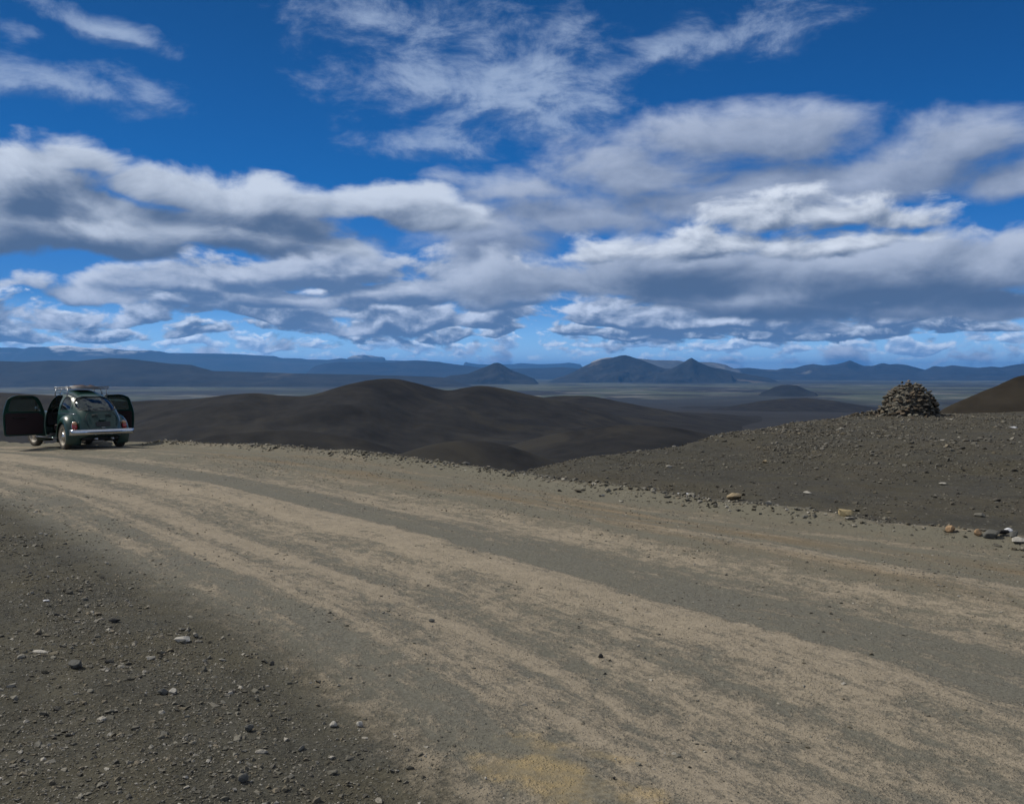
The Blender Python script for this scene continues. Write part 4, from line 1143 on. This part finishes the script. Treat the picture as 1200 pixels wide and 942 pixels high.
        vs = []
        for k_, xo in enumerate((0.640, 0.612)):
            vs.append([bm.verts.new((side * (xo - 0.02 * (zz < .5)), yy, zz)) for yy, zz in rounded(tp, 0.05)])
        n_ = len(vs[0])
        bm.faces.new(vs[0]); bm.faces.new(vs[1][::-1])
        for i in range(n_): bm.faces.new((vs[0][i], vs[0][(i + 1) % n_], vs[1][(i + 1) % n_], vs[1][i]))
        bmesh.ops.transform(bm, matrix=T, verts=bm.verts)
        mesh_bm('door_panel', bm, CM['inner'], door, smooth=False)
        bm = bmesh.new(); tube(bm, [(side * .60, 0.80, .80), (side * .575, .84, .80), (side * .575, 1.10, .80), (side * .60, 1.14, .80)], 0.012)
        bmesh.ops.transform(bm, matrix=T, verts=bm.verts); mesh_bm('door_pull', bm, CM['black'], door)
        bm = bmesh.new(); tube(bm, [(side * .70, 0.66, .86), (side * .725, .68, .86), (side * .725, .80, .86), (side * .70, .82, .86)], 0.010)
        bmesh.ops.transform(bm, matrix=T, verts=bm.verts); mesh_bm('door_handle', bm, CM['chrome'], door)
        bm = bmesh.new(); tube(bm, [(side * .632, 1.42, .955), (side * .606, 1.40, 1.14), (side * .575, 1.36, 1.262)], 0.009)
        bmesh.ops.transform(bm, matrix=T, verts=bm.verts); mesh_bm('vent_bar', bm, CM['black'], door)
        if side < 0:
            bm = bmesh.new()
            ellipsoid(bm, (side * 0.80, 1.50, 1.02), (0.060, 0.022, 0.060), 3)
            tube(bm, [(side * .665, 1.56, .945), (side * .72, 1.54, .97), (side * .78, 1.515, 1.01)], 0.008)
            # the door is open, the mirror swings with it
            bmesh.ops.transform(bm, matrix=T, verts=bm.verts)
            mi = mesh_bm('door_mirror', bm, CM['chrome'], door)
    # clean up the cutters
    for o in list(COL.objects):
        if o.name.startswith('tmp'): bpy.data.objects.remove(o)
    # --- fenders
    def fender(yc, side, a0, a1, xi, xo, rin, bulge, grow, name='fender'):
        bm = bmesh.new(); rows = []
        na, ns = 34, 12
        for i in range(na + 1):
            t_ = i / na; a = R(a0 + (a1 - a0) * t_)
            ex = grow(t_)
            row = []
            for j in range(ns + 1):
                q = j / ns * math.pi / 2
                x_ = xi + (xo - xi) * math.sin(q) ** 0.85
                rad_ = rin + bulge * ex * math.cos(q) ** 0.95
                row.append(bm.verts.new((side * x_, yc + rad_ * math.cos(a), 0.33 + rad_ * math.sin(a))))
            row.append(bm.verts.new((side * (xo - 0.006), yc + (rin - 0.012) * math.cos(a), 0.33 + (rin - 0.012) * math.sin(a))))
            row.append(bm.verts.new((side * (xo - 0.04), yc + (rin - 0.006) * math.cos(a), 0.33 + (rin - 0.006) * math.sin(a))))
            rows.append(row)
        for ra, rb in zip(rows, rows[1:]):
            for j in range(len(ra) - 1): bm.faces.new((ra[j], ra[j + 1], rb[j + 1], rb[j]))
        o = mesh_bm(name, bm, CM['paint'], root)
        md = o.modifiers.new('s', 'SOLIDIFY'); md.thickness = 0.006
        return o
    fends = {}
    for side in (-1, 1):
        fends[side] = fender(0.0, side, -22, 206, 0.44, 0.765, 0.365, 0.20, lambda t_: 0.55 + 0.45 * math.sin(math.pi * min(1, t_ * 1.05)) + 0.30 * max(0, t_ - 0.6), 'rear_fender')
        ff = fender(2.40, side, -24, 200, 0.38, 0.755, 0.365, 0.24, lambda t_: 0.60 + 0.45 * math.sin(math.pi * t_), 'front_fender')
        bm = bmesh.new(); ellipsoid(bm, (side * 0.54, 2.86, 0.66), (0.10, 0.07, 0.115), 3, Matrix.Rotation(R(-18), 3, 'X'))
        hl = mesh_bm('headlight', bm, CM['lamp'], root)
        bm = bmesh.new(); tube(bm, [(side * 0.54 + 0.108 * math.cos(a), 2.875 + 0.03 * math.sin(a), 0.66 + 0.118 * math.sin(a)) for a in np.linspace(0, 2 * math.pi, 25)], 0.010, 6)
        mesh_bm('rim_ring', bm, CM['chrome'], hl)
        bm = bmesh.new(); box(bm, (side * 0.70, 1.20, 0.275), (0.17, 1.80, 0.035), 0.012); mesh_bm('running_board', bm, CM['black'], root)
        bm = bmesh.new(); tube(bm, [(side * .79, y_, .285) for y_ in np.linspace(0.42, 1.98, 6)], 0.009, 6); mesh_bm('board_trim', bm, CM['chrome'], root)
        # tail light: upright oval on the fender
        bm = bmesh.new(); ellipsoid(bm, (side * 0.595, -0.505, 0.585), (0.062, 0.055, 0.105), 3, Matrix.Rotation(R(-14), 3, 'X'))
        tl = mesh_bm('tail_light', bm, CM['red'], root)
        bm = bmesh.new(); ellipsoid(bm, (side * 0.597, -0.498, 0.648), (0.058, 0.056, 0.055), 3, Matrix.Rotation(R(-14), 3, 'X'))
        mesh_bm('indicator_lens', bm, CM['amber'], tl)
        bm = bmesh.new(); tube(bm, [(side * .595 + 0.066 * math.cos(a), -0.478 + 0.022 * math.sin(a), 0.59 + 0.112 * math.sin(a)) for a in np.linspace(0, 2 * math.pi, 25)], 0.007, 6)
        mesh_bm('lamp_bezel', bm, CM['chrome'], tl)
        # wheels
        for yc, turn in ((0.0, 0), (2.40, 10)):
            w = empty('wheel', (side * 0.655, yc, 0.33)); w.parent = root; w.rotation_euler = (0, 0, R(turn))
            bm = bmesh.new()
            s = side
            lathe_x(bm, [(-.06 * s, .205), (-.075 * s, .25), (-.078 * s, .295), (-.060 * s, .324), (-.02 * s, .330), (.02 * s, .330), (.060 * s, .324), (.078 * s, .295), (.075 * s, .25), (.06 * s, .205)], 44)
            mesh_bm('tyre', bm, CM['rubber'], w)
            bm = bmesh.new()
            lathe_x(bm, [(.072 * s, .236), (.070 * s, .222), (.066 * s, .212), (.060 * s, .200), (.040 * s, .190), (.034 * s, .160), (.042 * s, .125), (.052 * s, .10), (.052 * s, .0)], 40)
            lathe_x(bm, [(-.066 * s, .212), (-.055 * s, .195), (.0 * s, .185), (.030 * s, .160)], 40)
            mesh_bm('rim', bm, CM['rim'], w)
            bm = bmesh.new()
            lathe_x(bm, [(.050 * s, .098), (.066 * s, .092), (.082 * s, .070), (.088 * s, .04), (.089 * s, 0.001)], 32)
            mesh_bm('hub_cap', bm, CM['cap'], w)
    # --- bumpers
    for yb, sg, name in ((-0.86, -1, 'rear_bumper'), (3.26, 1, 'front_bumper')):
        bm = bmesh.new(); rows = []
        for i in range(41):
            t_ = -1 + 2 * i / 40
            x_ = 0.775 * t_; y_ = yb - sg * 0.10 * abs(t_) ** 3.2
            if abs(t_) > 0.93: y_ = y_ - sg * 0.10 * (abs(t_) - 0.93) / 0.07
            row = []
            for (dy, dz) in ((-.035, .062), (-.008, .068), (.004, .050), (.010, .02), (.010, -.02), (.004, -.050), (-.008, -.068), (-.035, -.062)):
                row.append(bm.verts.new((x_, y_ + sg * dy, 0.44 + dz)))
            rows.append(row)
        for ra, rb in zip(rows, rows[1:]):
            for j in range(7): bm.faces.new((ra[j], ra[j + 1], rb[j + 1], rb[j]))
        o = mesh_bm(name, bm, CM['chrome'], root)
        md = o.modifiers.new('s', 'SOLIDIFY'); md.thickness = 0.004
        bm = bmesh.new()
        rows = [[bm.verts.new((0.70 * t_, yb - sg * 0.10 * abs(t_) ** 3.2 + sg * (0.0125 + q), 0.44 + dz)) for (q, dz) in ((0, .012), (.003, .008), (.003, -.008), (0, -.012))] for t_ in np.linspace(-1, 1, 31)]
        for ra, rb in zip(rows, rows[1:]):
            for j in range(3): bm.faces.new((ra[j], ra[j + 1], rb[j + 1], rb[j]))
        mesh_bm('rubber_strip', bm, CM['black'], o)
        for s in (-1, 1):
            bm = bmesh.new(); box(bm, (s * 0.34, yb - sg * 0.12, 0.42), (0.05, 0.20, 0.04), 0.006)
            mesh_bm('bumper_bracket', bm, CM['black'], o, smooth=False)
    # --- engine lid with louvres, handle, plate and plate lamp
    lidp = rounded([(-0.34, 0.56), (0.34, 0.56), (0.40, 0.74), (0.34, 0.90), (0.20, 0.945), (-0.20, 0.945), (-0.34, 0.90), (-0.40, 0.74)], 0.06)
    def skin(xq, zq): return surf_y_at(xq, zq)
    bm = bmesh.new(); pts = [(p[0] * .97, skin(p[0] * .97, p[1]) - 0.004, p[1]) for p in lidp[::2]]; pts.append(pts[0])
    tube(bm, pts, 0.006, 6); lid = mesh_bm('engine_lid_seam', bm, CM['black'], root)
    lid.name = 'engine_lid'
    for cx_ in (-0.16, 0.16):
        bm = bmesh.new()
        for k in range(5):
            x0 = cx_ - 0.055 + 0.0275 * k
            pts = [(x0, skin(x0, z_) - 0.006, z_) for z_ in (0.80, 0.84, 0.88)]
            tube(bm, pts, 0.006, 6)
        mesh_bm('louvres', bm, CM['black'], lid)
    bm = bmesh.new(); zc = 0.735; yy = skin(0, zc)
    ellipsoid(bm, (0, yy - 0.02, zc), (0.085, 0.045, 0.045), 3); mesh_bm('plate_lamp', bm, CM['paint'], lid)
    bm = bmesh.new(); yy = skin(0, 0.62); box(bm, (0, yy - 0.030, 0.635), (0.34, 0.008, 0.12), 0.003, Matrix.Rotation(R(-8), 3, 'X')); mesh_bm('number_plate', bm, CM['plate'], lid, smooth=False)
    bm = bmesh.new(); tube(bm, [(-.05, yy - .03, .545), (-.045, yy - .055, .545), (.045, yy - .055, .545), (.05, yy - .03, .545)], 0.009); mesh_bm('lid_handle', bm, CM['chrome'], lid)
    # --- tail pipes
    for s in (-0.19, 0.19):
        bm = bmesh.new(); prev = None
        rows = [[bm.verts.new((s + rd * math.cos(a), yq, 0.275 + rd * math.sin(a))) for a in np.linspace(0, 2 * math.pi, 17)[:-1]] for yq, rd in ((-0.45, .02), (-0.86, .022), (-0.862, .018), (-0.7, .017))]
        for ra, rb in zip(rows, rows[1:]):
            for j in range(16): bm.faces.new((ra[j], ra[(j + 1) % 16], rb[(j + 1) % 16], rb[j]))
        mesh_bm('tail_pipe', bm, CM['chrome'], root)
    bm = bmesh.new(); box(bm, (0, -0.45, 0.30), (0.86, 0.26, 0.16), 0.04); box(bm, (0, 1.3, 0.285), (0.9, 2.6, 0.06), 0.02)
    tube(bm, [(-.6, 0, .33), (.6, 0, .33)], 0.04, 10); tube(bm, [(-.6, 2.4, .33), (.6, 2.4, .33)], 0.04, 10)
    mesh_bm('underbody', bm, CM['black'], root)
    # --- cabin
    bm = bmesh.new(); box(bm, (0, 0.85, 0.345), (1.16, 2.0, 0.04)); box(bm, (0, 1.78, 0.74), (1.14, 0.10, 0.34), 0.03); mesh_bm('cabin_floor', bm, CM['black'], root, smooth=False)
    for s in (-0.31, 0.31):
        bm = bmesh.new(); box(bm, (s, 1.05, 0.52), (0.46, 0.50, 0.16), 0.05); seat = mesh_bm('seat', bm, CM['inner'], root)
        bm = bmesh.new(); box(bm, (s, 0.76, 0.84), (0.44, 0.12, 0.56), 0.05, Matrix.Rotation(R(14), 3, 'X')); mesh_bm('seat_back', bm, CM['inner'], seat)
    bm = bmesh.new(); box(bm, (0, 0.28, 0.56), (1.02, 0.42, 0.18), 0.05); bs = mesh_bm('rear_bench', bm, CM['inner'], root)
    bm = bmesh.new(); box(bm, (0, 0.03, 0.80), (1.02, 0.12, 0.40), 0.05, Matrix.Rotation(R(16), 3, 'X')); mesh_bm('bench_back', bm, CM['inner'], bs)
    bm = bmesh.new(); c0 = Vector((-0.31, 1.55, 0.90)); Rm = Matrix.Rotation(R(-62), 3, 'X')
    tube(bm, [tuple(c0 + Rm @ Vector((0.19 * math.cos(a), 0.19 * math.sin(a), 0))) for a in np.linspace(0, 2 * math.pi, 29)], 0.012, 6)
    tube(bm, [tuple(c0 + Rm @ Vector((-.18, 0, 0))), tuple(c0), tuple(c0 + Rm @ Vector((.18, 0, 0)))], 0.010, 6); tube(bm, [tuple(c0), (-.31, 1.76, .78)], 0.018, 8)
    mesh_bm('steering_wheel', bm, CM['black'], root)
    bm = bmesh.new(); box(bm, (0, 1.44, 1.33), (0.19, 0.02, 0.05), 0.006); mesh_bm('inside_mirror', bm, CM['chrome'], root)
    # gutter strip above the doors
    for s in (-1, 1):
        bm = bmesh.new(); pts = []
        for y_, z_ in ((-0.10, 1.02), (0.0, 1.20), (0.12, 1.29), (0.34, 1.375), (0.70, 1.43), (1.10, 1.435), (1.34, 1.405), (1.52, 1.29), (1.64, 1.10)):
            zt = np.interp(y_, ST_Y, ST_Z); w = np.interp(y_, ST_Y, ST_W); zb = np.interp(y_, ST_Y, ST_B)
            t_ = min((z_ - zb) / (zt - zb), 0.985); pts.append((s * (w * (1 - t_ ** EXA) ** EXB + 0.004), y_, zb + t_ * (zt - zb)))
        tube(bm, pts, 0.009, 6); mesh_bm('roof_gutter', bm, CM['paint'], root)
        bm = bmesh.new(); pts = []
        for y_ in np.linspace(-0.35, 2.75, 24):
            z_ = 0.90 - 0.03 * max(0, y_ - 1.8) - 0.02 * max(0, 0.2 - y_)
            zt = np.interp(y_, ST_Y, ST_Z); w = np.interp(y_, ST_Y, ST_W); zb = np.interp(y_, ST_Y, ST_B)
            t_ = (z_ - zb) / (zt - zb)
            if t_ > .97: continue
            pts.append((s * (w * (1 - t_ ** EXA) ** EXB + 0.004), y_, z_))
        rear = [p for p in pts if p[1] < 0.56]; front = [p for p in pts if p[1] > 1.66]
        tube(bm, rear, 0.007, 6); mesh_bm('side_trim', bm, CM['chrome'], root)
        if len(front) > 1:
            bm = bmesh.new(); tube(bm, front, 0.007, 6); mesh_bm('side_trim', bm, CM['chrome'], root)
    # --- roof rack (lifts off: a thing of its own) and the bundle on it
    def place(o): o.parent = None; o.matrix_world = Matrix.Translation(org) @ Mr.to_4x4()
    rk = empty('roof_rack'); place(rk)
    tag(rk, 'bright metal roof rack clamped to the gutters of the green car', 'roof rack')
    zr = 1.525
    def gut(y_, z_):
        zt = np.interp(y_, ST_Y, ST_Z); w = np.interp(y_, ST_Y, ST_W); zb = np.interp(y_, ST_Y, ST_B)
        return w * (1 - ((z_ - zb) / (zt - zb)) ** EXA) ** EXB
    for s in (-1, 1):
        bm = bmesh.new(); tube(bm, [(s * .47, y_, zr + 0.045) for y_ in (0.22, 0.6, 1.0, 1.38)], 0.009, 8)
        mesh_bm('side_rail', bm, CM['steel'], rk)
        bm = bmesh.new(); tube(bm, [(s * .47, y_, zr) for y_ in (0.20, 0.6, 1.0, 1.40)], 0.011, 8)
        for y_ in np.linspace(0.22, 1.38, 7): tube(bm, [(s * .47, y_, zr), (s * .47, y_, zr + .055)], 0.008, 6)
        mesh_bm('lower_rail', bm, CM['steel'], rk)
        for y_ in (0.36, 0.80, 1.26):
            bm = bmesh.new(); zg = 1.30 if y_ < 0.5 else 1.34; gxx = gut(y_, zg); tube(bm, [(s * .47, y_, zr), (s * (gxx + .03), y_, zg + 0.10), (s * (gxx + .035), y_, zg + .02), (s * (gxx + .004), y_, zg)], 0.014, 8)
            mesh_bm('rack_leg', bm, CM['steel'], rk)
    for y_ in np.linspace(0.20, 1.40, 8):
        bm = bmesh.new(); tube(bm, [(-.47, y_, zr + 0.004), (0, y_, zr + 0.012), (.47, y_, zr + 0.004)], 0.008, 8); mesh_bm('cross_bar', bm, CM['steel'], rk)
    for y_ in (0.20, 1.40):
        bm = bmesh.new(); tube(bm, [(-.47, y_, zr + 0.045), (.47, y_, zr + 0.045)], 0.012, 8); mesh_bm('end_rail', bm, CM['steel'], rk)
    bm = bmesh.new()
    g = bmesh.ops.create_grid(bm, x_segments=26, y_segments=20, size=0.5)['verts']
    top = []
    for v in g:
        ex = 1 - abs(v.co.x * 2) ** 4; ey = 1 - abs(v.co.y * 2) ** 4
        h_ = 0.075 * (max(ex, 0) * max(ey, 0)) ** 0.35 * (0.8 + 0.5 * mnoise.noise(Vector((v.co.x * 5, v.co.y * 5, 0.3))))
        v.co = Vector((v.co.x * 0.56 + 0.02, v.co.y * 0.80 + 0.78, zr + 0.022 + h_))
    b_ = mesh_bm('luggage_bundle', bm, CM['load'])
    md = b_.modifiers.new('s', 'SOLIDIFY'); md.thickness = 0.02; md.offset = -1
    place(b_); tag(b_, 'flat dark reddish canvas bundle lying on the car roof rack', 'bundle')
build_car()
